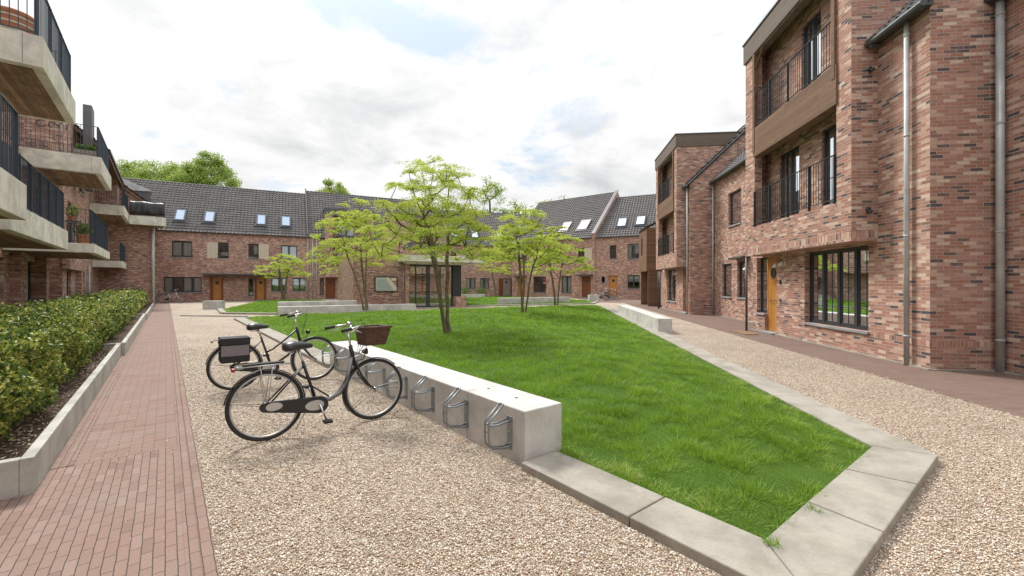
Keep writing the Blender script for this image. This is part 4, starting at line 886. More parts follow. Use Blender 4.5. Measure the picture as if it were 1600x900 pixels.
# entrance pavilion and the low block with the map board
Pv = thing('entrance_pavilion', 'glass entrance pavilion with a projecting concrete canopy behind the front tree', 'entrance', (*FF.p(18.8, 19), 0))
for bx_ in ((16.88, 17.13, 20.4, 21.02, 0, 2.83), (20.14, 20.9, 20.6, 21.25, 0, .73), (17.0, 20.9, 15.0, 15.25, 0, .9)): mb = MB(); FF.box(mb, *bx_); mb.build('wall', 'brick', Pv)
mb = MB(); FF.box(mb, 16.5, 21.9, 14.5, 21.75, 2.98, 3.36); FF.box(mb, 16.9, 20.95, 14.8, 21.35, 2.83, 2.98); mb.build('canopy', 'slab', Pv, bevel=.01)
mb = MB(); FF.box(mb, 20.08, 20.66, 20.5, 20.9, .73, 2.829); mb.build('dark_panel', 'frame', Pv)
mb = MB()
for a in (17.15, 17.55, 18.28, 18.42, 19.2, 20.0): FF.box(mb, a, a+(.07 if a not in (18.28, 18.42) else .1), 20.7, 20.78, .08, 2.829)
FF.box(mb, 17.15, 20.07, 20.7, 20.781, .0, .12); FF.box(mb, 17.15, 20.07, 20.7, 20.781, 2.72, 2.828); FF.box(mb, 17.55, 18.3, 20.69, 20.785, 2.15, 2.22)
fm_ = mb.build('glazing_frame', 'frame', Pv); g = MB(); FF.box(g, 17.2, 20.02, 20.735, 20.745, .12, 2.72); g.build('pane', 'glass', fm_)
mb = MB(); FF.box(mb, 17.0, 20.9, 15.1, 15.18, .9, 1.0); 
for a in (17.0, 18.3, 19.6, 20.83): FF.box(mb, a, a+.07, 15.1, 15.18, 1.0, 2.829)
mb.build('rear_frame', 'frame', Pv)
mb = MB(); FF.box(mb, 16.9, 20.9, 15.0, 21.2, -.05, .05); mb.build('floor', 'kerbc', Pv); pipe(FF.p(16.83, 20.62), 0, 2.83, Pv, .035)
Bk = thing('brick_block', 'low flat-roofed brick block with the framed map board beside the glass entrance', 'building', (*FF.p(15.4, 17), 0))
mb = MB(); FF.wall(mb, 13.8, 16.86, 20.5, -.05, 4.15, [], .3); FF.box(mb, 13.8, 14.1, 12, 20.199, -.05, 4.15); FF.box(mb, 16.56, 16.86, 12, 20.199, -.05, 4.15); FF.box(mb, 14.1, 16.56, 12, 12.3, -.05, 4.15); mb.build('wall', 'brick', Bk)
mb = MB(); FF.box(mb, 13.75, 16.91, 11.95, 20.55, 4.151, 4.25); mb.build('coping', 'darkzinc', Bk)
bd = MB(); FF.box(bd, 15.05, 16.48, 20.502, 20.57, 1.06, 2.04); bo = bd.build('map_board', 'frame', Bk)
def bp(name, pts, mat, w): m = MB(); m.poly([FF.p(a, w, z) for a, z in pts]); m.poly([FF.p(a, w-.002, z) for a, z in pts][::-1]); m.build(name, mat, bo)
mA = plain('map_pale_green', (.42, .47, .40), .5, 0, .04); mB_ = plain('map_cream', (.66, .60, .48), .5, 0, .04); mC = plain('map_brown', (.33, .22, .16), .6, 0, .05); mD = plain('map_blue_grey', (.36, .43, .43), .5, 0, .04); mE = plain('map_line_grey', (.22, .25, .24), .6)
bp('map_sheet', [(15.12, 1.13), (16.41, 1.13), (16.41, 1.97), (15.12, 1.97)], mA, 20.574)
bp('map_field', [(15.75, 1.97), (15.9, 1.97), (16.41, 1.35), (16.41, 1.13), (16.25, 1.13)], mB_, 20.577)
bp('map_field', [(15.93, 1.97), (16.41, 1.97), (16.41, 1.38)], mC, 20.577); bp('map_legend', [(16.08, 1.78), (16.38, 1.78), (16.38, 1.93), (16.08, 1.93)], mB_, 20.580)
bp('map_field', [(15.3, 1.35), (16.0, 1.30), (15.68, 1.75), (15.45, 1.85), (15.25, 1.7)], mD, 20.577)
lm = MB()
for a, b in (((15.3, 1.35), (16.0, 1.30)), ((16.0, 1.30), (15.68, 1.75)), ((15.68, 1.75), (15.45, 1.85)), ((15.45, 1.85), (15.25, 1.7)), ((15.25, 1.7), (15.3, 1.35)), ((15.2, 1.2), (15.9, 1.2)), ((15.5, 1.5), (15.75, 1.5))): lm.tube([FF.p(a[0], 20.579, a[1]), FF.p(b[0], 20.579, b[1])], .008, 4)
lm.build('map_outline', mE, bo)
# middle terrace M
Mt = thing('terraced_house', 'low-roofed middle brick terrace with a pale front door and two tilted roof windows', 'terraced house', (*FM.p(4, -5), 0))
mo = [(2.32, 3.58, .97, 2.33), (4.17, 5.38, .97, 2.33), (.33, 1.07, 5.03, 5.7), (2.4, 3.58, 5.03, 5.69), (4.09, 5.33, 4.22, 5.64), (7.3, 8.3, .05, 2.3), (-2.4, -1.2, .97, 2.33)]
house_walls(FM, -5, 12.5, 0, 6.7, 5, 1.0, mo, Mt)
for k in (0, 1, 2, 3, 4, 6): window(FM, 0, *mo[k], Mt, n=2 if k not in (2,) else 1, curtain=[(.08, .4, .95, .05), (.6, .95, .95, .05)] if k < 2 else ([(0, .9, .98, 0)] if k == 4 else None))
door(FM, 0, *mo[5], Mt, 'doorgrey'); panel(FM, 0, 1.12, 2.36, 5.03, 5.69, Mt, 'beige'); panel(FM, 0, 6.7, 7.28, .05, 2.3, Mt, 'doorred', 'side_panel'); panel(FM, 0, 8.32, 9.6, .05, 2.3, Mt, 'boards', 'side_panel')
rf = slope_roof(FM, -5, 12.5, 0, 6.72, 5, R(45), Mt); skylight(FM, .55, 1.5, 0, 6.72, R(45), 1.3, 2.8, rf); skylight(FM, 3.2, 4.25, 0, 6.72, R(45), 1.15, 2.6, rf); skylight(FM, 6.7, 7.7, 0, 6.72, R(45), 1.3, 2.8, rf)
pipe(FM.p(-.6, .07), 0, 6.6, Mt, .05)
# terrace N
PN = R(44.5); TN = math.tan(PN)
N_ = thing('terraced_house', 'tall-roofed brick terrace right of centre with two roof windows and a raised brick gable edge', 'terraced house', (*FN.p(6, -5), 0))
no = [(.9, 2.0, .05, 2.4), (3.25, 5.1, .56, 2.46), (7.21, 8.56, .54, 2.46), (9.86, 10.96, .1, 2.39), (9.38, 10.18, 4.14, 5.5), (3.25, 5.1, 4.28, 5.64), (1.51, 2.29, 4.12, 5.66), (6.3, 7.5, 4.2, 5.6)]
house_walls(FN, 0, 11.43, 0, 6.7, 5.8, TN, no, N_)
for k, n in ((1, 2), (2, 2), (4, 1), (5, 2), (6, 1), (7, 2)): window(FN, 0, *no[k], N_, n=n, curtain=[(.0, .42, .98, 0), (.58, 1, .98, 0)] if k == 2 else None)
door(FN, 0, *no[0], N_); door(FN, 0, *no[3], N_, 'doorred'); panel(FN, 0, 10.22, 11.12, 4.12, 5.48, N_); mb = MB(); FN.box(mb, 9.5, 11.25, .002, .6, 2.45, 2.6); mb.build('canopy', 'gutter', N_)
mb = MB(); FN.box(mb, .6, 2.3, .002, .5, 2.48, 2.6); mb.build('canopy', 'gutter', N_)
ps = MB(); FN.box(ps, 4.6, 5.0, -.16, -.15, 1.55, 2.2); po = ps.build('poster', 'red', N_); ps = MB(); FN.box(ps, 4.65, 4.95, -.152, -.146, 1.62, 1.78); ps.build('poster_band', 'white', po)
rf = slope_roof(FN, 0, 11.1, 0, 6.72, 5.8, PN, N_); skylight(FN, 6.4, 7.5, 0, 6.72, PN, 1.35, 2.9, rf); skylight(FN, 8.7, 10.0, 0, 6.72, PN, 1.25, 3.0, rf)
mb = MB(); P = FN.p; mb.hexa([P(11.1, .05, 6.5), P(11.46, .05, 6.5), P(11.46, -5.8, 6.5+5.85*TN), P(11.1, -5.8, 6.5+5.85*TN), P(11.1, .05, 6.98), P(11.46, .05, 6.98), P(11.46, -5.8, 12.62), P(11.1, -5.8, 12.62)]); mb.build('gable_parapet', 'brick', N_)
mb = MB(); mb.hexa([P(11.06, .09, 6.98), P(11.5, .09, 6.98), P(11.5, -5.8, 12.625), P(11.06, -5.8, 12.625), P(11.06, .09, 7.04), P(11.5, .09, 7.04), P(11.5, -5.8, 12.69), P(11.06, -5.8, 12.69)]); mb.build('parapet_cap', 'darkzinc', N_)
# terrace P
Ph = thing('terraced_house', 'far right brick terrace with two steep white roof windows and an orange-brown door', 'terraced house', (*FP.p(4, -5), 0))
po_ = [(1.02, 1.72, 4.24, 5.7), (2.89, 4.13, 4.21, 5.74), (.12, .5, 1.69, 2.38), (.9, 1.85, .05, 2.45), (2.89, 4.13, 1.08, 2.5), (6.0, 7.2, 4.2, 5.7)]
house_walls(FP, -.5, 10, 0, 6.7, 5, TN, po_, Ph)
for k, n, c in ((0, 1, None), (1, 2, [(0, .3, .98, 0), (.55, 1, .98, .35)]), (2, 1, None), (4, 2, [(.02, .48, .98, .5), (.52, .98, .98, .5)]), (5, 2, None)): window(FP, 0, *po_[k], Ph, n=n, curtain=c)
door(FP, 0, *po_[3], Ph)
rf = slope_roof(FP, -.4, 10, 0, 6.72, 5, PN, Ph); skylight(FP, 1.5, 2.55, 0, 6.72, PN, 1.3, 2.85, rf); skylight(FP, 3.45, 4.5, 0, 6.72, PN, 1.4, 3.0, rf)
# ================================================================ left-hand apartment block
TL = .84; PL = math.atan(TL); roofz = lambda o: 6.8+TL*(abs(o)-.79)
LB = thing('apartment_block', 'left-hand brick apartment block with projecting concrete balconies', 'apartment block', (*L_(-8, 20), 0))
g_ = [(18.1, 19.4, .5, 2.35), (21.75, 23.15, .05, 2.35), (14, 16.5, .3, 2.35), (12.3, 13.6, 3.2, 5.3), (7, 9, 3.2, 5.3), (20.0, 21.4, 3.2, 5.3), (23.0, 24.4, 3.2, 5.3)]
mb = MB(); FL.wall(mb, -6, 25.5, -3.75, -.05, 5.9, g_, .3); FL.wall(mb, -6, 25.5, -4.8, 5.9, 9.3, [(11.5, 14.5, 6.2, 8.3), (21.8, 24.5, 6.2, 8.3)], .3); FL.box(mb, -6, 25.5, -4.8, -3.75, 5.9, 6.0); FL.box(mb, -6, 25.5, -9, -4.5, 9.3, 9.4); FL.box(mb, -6, 50, -9.3, -9, -.05, 9.3); FL.box(mb, -6.3, -6, -9.3, -3.75, -.05, 9.3)
l2 = [(26.5, 27.6, .96, 2.14), (30.3, 31.8, .05, 2.2), (29.7, 31.6, 6.1, 8.1), (33.4, 35.2, 3.1, 5.2), (26.7, 28.6, 3.1, 5.2)]
FL.wall(mb, 25.8, 37.8, -3.35, -.05, roofz(3.35), l2, .3)
def fpoly(t, th, prof):
    A = [FL.p(t, o, z) for o, z in prof]; B_ = [FL.p(t+th, o, z) for o, z in prof]; mb.poly(A); mb.poly(B_[::-1])
    for k in range(len(A)): mb.poly([A[k], A[(k+1) % len(A)], B_[(k+1) % len(A)], B_[k]])
fpoly(25.5, .3, [(-9, -.05), (-3.35, -.05), (-3.35, roofz(3.35)), (-9, roofz(3.35))])
fpoly(37.8, .3, [(-9, -.05), (-.79, -.05), (-.79, 6.8), (-6.5, roofz(6.5)), (-9, roofz(6.5)-2)])
FL.wall(mb, 38.1, 49.6, -.79, -.05, 6.8, [], .3)
FL.box(mb, 35.9, 37.8, -3.349, -2.36, 6.06, roofz(2.36)-.03)
wl = mb.build('wall', 'brick', LB)
for q in g_: window(FL, -3.75, *q, LB, n=2, curtain=[(.0, .4, .98, 0)])
for q in l2: window(FL, -3.35, *q, LB, n=2, curtain=[(.3, .6, .98, 0)])
for q in ((11.5, 14.5, 6.2, 8.3), (21.8, 24.5, 6.2, 8.3)): window(FL, -4.8, *q, LB, n=3)
mb = MB(); FL.box(mb, 25.4, 29.3, -3.348, -3.12, 2.18, 2.72); mb.build('entrance_beam', 'brick', LB)
mb = MB(); FL.box(mb, 23.15, 23.6, -3.75, -3.45, 0, 2.54); mb.build('pier', 'brick', LB)
mb = MB(); FL.box(mb, 19.9, 20.6, -3.749, -3.5, 0, 2.54); mb.build('pier', 'brick', LB)
mb = MB(); FL.box(mb, 28.9, 29.3, -3.349, -3.15, 0, 2.18); mb.build('pier', 'brick', LB)
for (t, o) in ((21.35, -3.66), (29.45, -3.25), (32.6, -3.27)): pipe(L_(o, t), 0, 2.55, LB, .045)
n3 = Vector((FL.n[0], FL.n[1], 0)); up = Vector((-n3.x, -n3.y, 0))*math.cos(PL)+Vector((0, 0, math.sin(PL)))
mb = MB(); tile_roof(mb, FL.p(37.75, -.66, roofz(.66)), (d1[0], d1[1], 0), 11.9, up, 5.84/math.cos(PL)); tile_roof(mb, FL.p(28.5, -2.2, roofz(2.2)+.0), (d1[0], d1[1], 0), 9.2, up, 4.3/math.cos(PL)); rf = mb.build('roof', 'tile', LB)
mb = MB(); 
for (t0, t1, o0) in ((37.7, 49.6, .66), (28.45, 37.69, 2.2)): mb.hexa([FL.p(t0, -o0, roofz(o0)-.20), FL.p(t1, -o0, roofz(o0)-.20), FL.p(t1, -6.5, roofz(6.5)-.14), FL.p(t0, -6.5, roofz(6.5)-.14), FL.p(t0, -o0, roofz(o0)), FL.p(t1, -o0, roofz(o0)), FL.p(t1, -6.5, roofz(6.5)), FL.p(t0, -6.5, roofz(6.5))])
mb.build('roof_boarding', 'boards', rf)
mb = MB(); FL.box(mb, 28.0, 28.9, -3.02, -2.72, 6.0, 9.9); mb.build('chimney', 'darkzinc', LB)
mb = MB(); mb.hexa([FL.p(39.5, -1.85, 6.8), FL.p(39.5, -.88, 6.7), FL.p(41.2, -.88, 6.7), FL.p(41.2, -1.85, 6.8), FL.p(39.5, -1.85, 8.02), FL.p(39.5, -.88, 8.05), FL.p(41.2, -.88, 8.05), FL.p(41.2, -1.85, 8.02)]); dm = mb.build('dormer', 'darkzinc', LB)
mb = MB(); mb.hexa([FL.p(39.4, -3.6, 7.9), FL.p(39.4, -.80, 8.052), FL.p(41.3, -.80, 8.052), FL.p(41.3, -3.6, 7.9), FL.p(39.4, -3.6, 9.3), FL.p(39.4, -.80, 8.11), FL.p(41.3, -.80, 8.11), FL.p(41.3, -3.6, 9.3)]); mb.build('dormer_roof', 'zinc', dm)
for (t, o) in ((37.70, -.72), (38.3, -.70), (38.7, -.68)): pipe(L_(o, t), 0, 6.7 if t > 38 else 5.4, LB, .06)
def balcony(t0, t1, of, ob, z0, z1, rails, side=True):
    mb = MB(); FL.box(mb, t0, t1, ob, of, z0, z1); b = mb.build('balcony', 'slab', LB, bevel=.012)
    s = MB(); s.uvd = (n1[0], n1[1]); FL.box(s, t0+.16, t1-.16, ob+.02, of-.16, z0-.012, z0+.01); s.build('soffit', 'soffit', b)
    j = MB(); 
    for q in (t0+.012,): FL.box(j, q-.014, q, of-.26, of-.254, z0+.02, z1-.02)
    j.build('joint', 'frame', b)
    i = .10; runs = []
    if 'f' in rails: runs.append(((t0+i, of-i), (t1-i, of-i)))
    if 'n' in rails: runs.append(((t0+i, ob+.05), (t0+i, of-i-.01)))
    if 'e' in rails: runs.append(((t1-i, ob+.05), (t1-i, of-i-.01)))
    railing(FL, runs, z1, z1+1.1, b); return b
balcony(11.5, 15.1, -1.755, -4.79, 5.5, 6.07, 'fne')
balcony(5.2, 10.05, -1.71, -3.74, 2.55, 3.10, 'fne')
balcony(12.0, 17.9, -2.24, -3.74, 2.55, 3.09, 'fne')
balcony(21.3, 24.9, -1.82, -4.79, 5.5, 6.10, 'fne')
balcony(19.1, 23.9, -1.79, -3.74, 2.55, 2.84, 'fne')
balcony(33.3, 37.75, -1.88, -3.34, 5.5, 6.05, 'fn')
balcony(34.6, 37.75, -2.04, -3.34, 2.54, 2.93, 'f')
bb = balcony(36.95, 38.6, -.02, -1.86, 5.42, 5.99, 'fn')
# black tarpaulin hung on the corner balcony
V = []; nx_ = 40
for k in range(nx_+1):
    o = -1.84+(1.74)*k/nx_; 
    for z, b in ((6.06, .05), (6.3, .07), (6.62, .06), (6.85, .03), (6.93, -.02), (6.88, -.06)): V.append((*FL.p(37.0-b-.012*math.sin(k*.35+z*5)-.006*math.sin(k*.9), o), z-.02*math.sin(k*.3)))
F_ = [(i*6+j, (i+1)*6+j, (i+1)*6+j+1, i*6+j+1) for i in range(nx_) for j in range(5)]
o = npmesh('tarpaulin', np.array(V), np.array(F_), 'tarp', smooth=True); sd = o.modifiers.new('thick', 'SOLIDIFY'); sd.thickness = .012
tag(o, 'black tarpaulin hung over the railing of the corner balcony', 'tarpaulin')
# wrought ornament on the upper wall
mb = MB()
for k, (da, r) in enumerate(((0, .13), (.33, .12), (.62, .12))):
    c = FL.p(25.46, -3.95+da, 8.05); mb.ring(c, r, .018, axis=(d1[0], d1[1], 0), n=18, m=5, a0=.6+k, a1=5.4+k)
mb.build('wall_ornament', 'frame', LB)
# ================================================================ planter bed, hedge
for k, (t0, t1, oo) in enumerate(((4.69, 12.55, -.762), (12.6, 24.6, -.70), (24.65, 37.6, -.66))):
    mb = MB(); FL.box(mb, t0, t1, oo-.075, oo, -.1, .275); FL.box(mb, t0, t0+.08, -1.1, oo-.0755, -.1, .272); FL.box(mb, t0, t0+.08, -3.3, -1.105, -.1, .272); o = mb.build('planter_kerb', 'planterc', bevel=.007); o['kind'] = 'structure'
sheet('planting_bed', [L_(-.83, 4.75), L_(-.80, 37.6), L_(-3.3, 37.6), L_(-3.7, 25), L_(-3.7, 4.75)], .20, 'soil')
def hedge():
    h = thing('hedge', 'long clipped evergreen hedge with glossy yellow-green leaves in the concrete planter', 'hedge', (*L_(-1.8, 15), .2))
    Cs = []; Sz = []
    for (t0, t1, den, sz) in ((4.6, 9, 3000, .049), (9, 15, 1400, .060), (15, 24, 600, .08), (24, 36, 280, .12)):
        for face in ('f', 't', 'b'):
            w = {'f': .95, 't': 1.25, 'b': 1.0}[face]; n = int((t1-t0)*w*den); t = rng.uniform(t0, t1, n)
            lump = .07*np.sin(t*2.3)+.05*np.sin(t*5.9+1)+.03*np.sin(t*13)
            if face == 'f':
                z = rng.uniform(.0, 1, n)**.8; dep = rng.exponential(.055, n); o = -1.06+.08*np.sin(z*3)+lump*.8+.06*np.sin(z*9+t*4)-dep; z = .22+z*(.78+.003*t)+lump*.4
                z = z+.0*z; o -= .12*np.clip(.45-z, 0, 1)
            elif face == 't':
                o = rng.uniform(-2.35, -1.08, n); z = .99+.003*t+lump+.05*np.sin(o*9+t*3)-rng.exponential(.04, n)+.03*rng.random(n)**6*4
            else:
                o = rng.uniform(-2.3, -1.2, n); z = rng.uniform(.3, 1.1, n)
            x = n1[0]*o+d1[0]*t; y = n1[1]*o+d1[1]*t; Cs.append(np.stack([x, y, z], 1)); Sz.append(np.full(n, sz))
    # the near end face
    n = 2600; o = rng.uniform(-2.35, -1.1, n); z = rng.uniform(.25, 1.1, n); t = 4.72+rng.exponential(.05, n)+.06*np.sin(o*7+z*5); Cs.append(np.stack([n1[0]*o+d1[0]*t, n1[1]*o+d1[1]*t, z], 1)); Sz.append(np.full(n, .052))
    C = np.concatenate(Cs); S = np.concatenate(Sz); n = len(C)
    # leaf colour: mostly dark, fresh tips pale
    r = np.clip(rng.normal(.50, .30, n), 0, 1); cl = np.sin(C[:, 0]*7+C[:, 2]*5)*np.sin(C[:, 1]*6-C[:, 2]*8); r = np.clip(r+.16*cl, 0, 1)
    V, F, rn = leaf_cards(C, S, .52, .75, r, .45); npmesh('foliage', V, F, 'hedge', h, rn)
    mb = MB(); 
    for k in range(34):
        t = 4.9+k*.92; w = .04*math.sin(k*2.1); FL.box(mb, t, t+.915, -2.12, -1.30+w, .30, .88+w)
    mb.build('dark_core', 'hedgecore', h)  # solid dark boxes added inside the hedge to block the view through
    mb = MB()
    for k in range(150):
        t = 4.8+k*.2+random.uniform(-.06, .06); o = random.uniform(-1.45, -1.2); mb.tube([FL.p(t, o, .18), FL.p(t+random.uniform(-.08, .08), o+random.uniform(-.1, .12), .5), FL.p(t+random.uniform(-.15, .15), o+random.uniform(-.1, .1), .8)], [.012, .008, .005], 5, caps=False)
    mb.build('stems', 'bark', h)
hedge()
# fallen leaves and chips on the mulch
n = 2600; t = rng.uniform(4.8, 14, n); o = rng.uniform(-1.45, -.86, n); C = np.stack([n1[0]*o+d1[0]*t, n1[1]*o+d1[1]*t, .206+.012*rng.random(n)], 1)
V, F, rn = leaf_cards(C, np.full(n, .035), .45, .25, rng.random(n)*.9, .2)
tag(npmesh('mulch_chips', V, F, 'stone', rnd=rn*.5), 'brown bark chips and dead leaves strewn along the hedge bed', 'mulch', kind='stuff')
# ================================================================ trees
def grow(root, nodes, par, targets, step):
    """attach targets one after another to the nearest node of the growing tree"""
    P = [np.array(p, float) for p in nodes]; Pa = list(par); tips = []
    order = sorted(range(len(targets)), key=lambda i: min(np.linalg.norm(targets[i]-q) for q in P))
    for i in order:
        T = targets[i]; A = np.array(P); dv = T-A; dist = np.linalg.norm(dv, axis=1)
        pen = dist+np.where(dv[:, 2] < .1*dist, .6*dist, 0)+np.where(A[:, 2] < root, 9, 0); j = int(np.argmin(pen)); s = P[j]; L = np.linalg.norm(T-s); m = max(2, int(L/step)); k0 = j
        out = np.array([T[0]-s[0], T[1]-s[1], 0.0]); 
        for q in range(1, m+1):
            f = q/m; p = s+(T-s)*f; p = p+np.array([0, 0, -.10*L*math.sin(math.pi*f)])+np.array([rng.normal(0, .018*L), rng.normal(0, .018*L), rng.normal(0, .012*L)])*(1 if q < m else 0)
            P.append(p); Pa.append(k0); k0 = len(P)-1
        tips.append(k0)
    return P, Pa, tips
def tree_mesh(P, Pa, r0, parent, mat, rmin, expo=.47, bend=None, name='trunk', k=7):
    n = len(P); cnt = [0]*n; kids = [[] for _ in range(n)]
    for i in range(n):
        if Pa[i] >= 0: kids[Pa[i]].append(i)
    for i in range(n-1, -1, -1):
        cnt[i] = 1 if not kids[i] else sum(cnt[c] for c in kids[i])
    # indices always grow from parent to child
    tot = max(cnt[i] for i in range(n) if Pa[i] < 0); rad = [max(rmin, r0*(c/tot)**expo) for c in cnt]; mb = MB()
    used = set()
    for i in range(n):
        starts = [i] if Pa[i] < 0 else []
        for c in kids[i]:
            if kids[i] and c != max(kids[i], key=lambda q: cnt[q]): starts.append(('b', i, c))
        for st in starts:
            if isinstance(st, tuple): path = [st[1], st[2]]
            else: path = [st]
            while kids[path[-1]]: path.append(max(kids[path[-1]], key=lambda q: cnt[q]))
            if len(path) > 1:
                rr = [rad[q] for q in path]
                if isinstance(st, tuple): rr[0] = min(rr[0], rr[1]*1.25)
                else: rr[0] = rr[0]*1.25
                mb.tube([P[q] for q in path], rr, k, caps=False)
    return mb.build(name, mat, parent, smooth=True)
def locust(x, y, z0, height, rx, ry, stems, label, ntip=70, nleaf=9000, lsize=.07, seed=1, flat=.42, group='multi-stemmed courtyard trees', fork=.30, r0=.085, low=.38, lean=(0, 0)):
    global rng
    rng = np.random.default_rng(seed); t = thing('locust_tree', label, 'tree', (x, y, z0), group)
    P, Pa = [], []; b = np.array([x, y, z0-.05]); top = height
    for k in range(stems):
        a = 2*np.pi*k/stems+rng.uniform(-.5, .5)+seed; sp = rng.uniform(.7, 1.1); pr = -1; nseg = 9; 
        bs = b+np.array([np.cos(a), np.sin(a), 0])*(.045+r0*1.0 if stems > 1 else 0)
        for q in range(nseg):
            f = q/(nseg-1); hgt_ = top*(fork+.38)*f; out = rx*.36*sp*(f**1.5)
            p = bs+np.array([np.cos(a)*out+lean[0]*f, np.sin(a)*out*ry/rx+lean[1]*f, hgt_])+np.array([rng.normal(0, .016), rng.normal(0, .016), 0])*top*.25
            P.append(p); Pa.append(pr); pr = len(P)-1
    T = []
    g_ = 0
    while len(T) < ntip:
        a = rng.uniform(0, 2*np.pi); rr = math.sqrt(rng.uniform(.0, 1)); lay = rng.choice([0, 1, 1, 2]) if True else 0
        ztop = 1-.50*rr**2.4; zf = ztop-rng.choice([0, .10, .22, .36])*(1-.2*rr)
        if zf < low: continue
        rad = 1+.16*math.sin(3*a+seed)+.1*math.sin(5*a+2*seed)
        p = np.array([x+lean[0]+rx*rr*rad*math.cos(a), y+lean[1]+ry*rr*rad*math.sin(a), z0+top*zf])
        if all(np.linalg.norm(p-q) > .20*rx*(.7 if g_ > 4000 else 1) for q in T): T.append(p)
        g_ += 1
        if g_ > 9000: break
    P, Pa, tips = grow(z0+top*fork*.75, P, Pa, T, .16*rx)
    tree_mesh(P, Pa, r0, t, 'bark', .0035, .56)
    Cs = []; per = nleaf//len(tips)
    for i in tips:
        c = P[i]; R_l = .25*rx*rng.uniform(.65, 1.3); m = int(per*rng.uniform(.6, 1.35))
        # sprays: several drooping fronds round the tip
        nf = 9; 
        for f in range(nf):
            a = rng.uniform(0, 2*np.pi); L = R_l*rng.uniform(.6, 1.25); mm = max(3, m//nf); u = rng.uniform(.08, 1, mm); rise = rng.normal(.10, .12)
            px = c[0]+np.cos(a)*L*u; py = c[1]+np.sin(a)*L*u; pz = c[2]+L*(rise*u-.35*u*u)+.02; j = .085*R_l
            Cs.append(np.stack([px+rng.normal(0, j, mm), py+rng.normal(0, j, mm), pz+rng.normal(0, j*.55, mm)+.05*rx*rng.uniform(-.2, .6)], 1))
    C = np.concatenate(Cs); r = np.clip(rng.normal(.5, .2, len(C))+.12*np.sin(C[:, 0]*5)*np.sin(C[:, 2]*6), 0, 1)
    V, F, rn = leaf_cards(C, np.full(len(C), lsize), .42, .38, r, .2); npmesh('crown', V, F, 'locust', t, rn); return t
hz = lambda x, y: float(hgt(x, y, LAWN)[0])
x, y = -1.74, 11.6; locust(x, y, hz(x, y), 4.6, 1.62, 1.5, 3, 'tallest yellow-green tree on the big lawn with three mossy stems, nearest of the trees', 130, 58000, .050, 11, fork=.33, r0=.052, low=.44, lean=(-.34, 0))
x, y = -8.0, 23.6; locust(x, y, .2, 5.9, 2.15, 2.0, 3, 'yellow-green tree in front of the map board, leaning slightly left', 88, 28000, .088, 5, fork=.24, r0=.055, low=.42, lean=(-.55, 0))
x, y = .5, 18.6; locust(x, y, hz(x, y), 4.45, 1.75, 1.6, 3, 'slender three-stemmed yellow-green tree on the right part of the big lawn', 84, 28000, .076, 8, fork=.34, r0=.055, low=.50)
x, y = 2.75, 26.5; locust(x, y, .3, 4.75, 1.95, 1.8, 2, 'smaller yellow-green tree half behind the slender one, near the concrete seat wall', 60, 22000, .10, 21, fork=.32, r0=.065, low=.42)
locust(-19.9, 37.5, .2, 3.9, 2.2, 2.0, 2, 'low spreading yellow-green tree on the far left lawn before the terrace doors', 50, 12000, .11, 33, fork=.32, r0=.09, low=.48)
locust(-12.3, 33.5, .2, 4.2, 2.2, 1.8, 2, 'young yellow-green tree on the far left lawn behind the map-board tree', 40, 5500, .12, 17, fork=.35, r0=.07, low=.45)
locust(-1.7, 45.5, .1, 5.0, 1.9, 1.8, 1, 'thin single-stemmed tree in front of the middle terrace doors', 36, 4500, .13, 29, fork=.35, r0=.07, low=.5)
def wood_tree(x, y, H, rx, label, seed, ntip=46, nleaf=9000, ls=.24, z1=.35, name='deciduous_tree', dens=1.0):
    global rng
    rng = np.random.default_rng(seed); t = thing(name, label, 'tree', (x, y, 0), 'trees rising behind the roofs'); P, Pa = [], []; pr = -1
    for q in range(9): P.append(np.array([x+rng.normal(0, .12), y+rng.normal(0, .12), H*.8*q/8])); Pa.append(pr); pr = len(P)-1
    T = []
    while len(T) < ntip:
        v = rng.normal(size=3); v /= np.linalg.norm(v); r = rng.uniform(.45, 1)**.5; zf = v[2]*r; T.append(np.array([x+rx*r*v[0]*(1-.25*zf), y+rx*r*v[1], H*(z1+1)/2+H*(1-z1)/2*zf]))
    P, Pa, tips = grow(H*.22, P, Pa, T, .6); tree_mesh(P, Pa, H*.014, t, 'barkdark', .018, .55, k=6)
    Cs = []
    for i in tips:
        m = int(nleaf/len(tips)*rng.uniform(.5, 1.5)); R_l = rx*.30*rng.uniform(.7, 1.3); v = rng.normal(size=(m, 3)); v /= np.linalg.norm(v, axis=1)[:, None]; rr = R_l*rng.random(m)**.6
        Cs.append(P[i]+v*rr[:, None]*np.array([1, 1, .62]))
    C = np.concatenate(Cs); V, F, rn = leaf_cards(C, np.full(len(C), ls), .6, .8, None, .3); npmesh('crown', V, F, 'woods', t, rn)
for k, a in enumerate([
    (-48.5, 62, 19.4, 5.2, 'bushy tree behind the left end of the long tiled roof', 41), (-45.2, 60, 18.6, 4.0, 'second bushy tree behind the long roof, with a rounded top', 42),
    (-42.3, 61, 20.0, 3.6, 'tallest broad tree behind the long left roof', 43), (-54.5, 62, 19.2, 4.4, 'light green tree just right of the left balconies', 44),
    (-25.3, 62, 16.8, 3.0, 'small leafy treetop peeping over the step between the two left roofs', 45)]): wood_tree(*a, 90, 30000)
wood_tree(-3.6, 70, 19.0, 3.4, 'airy half-leafed tree behind the right side of the tallest courtyard tree', 46, 70, 5200, .24)
wood_tree(.8, 72, 16.2, 3.0, 'thin bare-looking tree behind the middle terrace roof', 47, 55, 1500, .3)
wood_tree(5.2, 72, 16.4, 3.2, 'sparse treetop left of the tall right-hand roof', 48, 40, 1800, .3)
wood_tree(9.0, 74, 16.6, 2.6, 'twiggy treetop just above the ridge of the tall right-hand roof', 49, 40, 900, .3)
rng = np.random.default_rng(3)
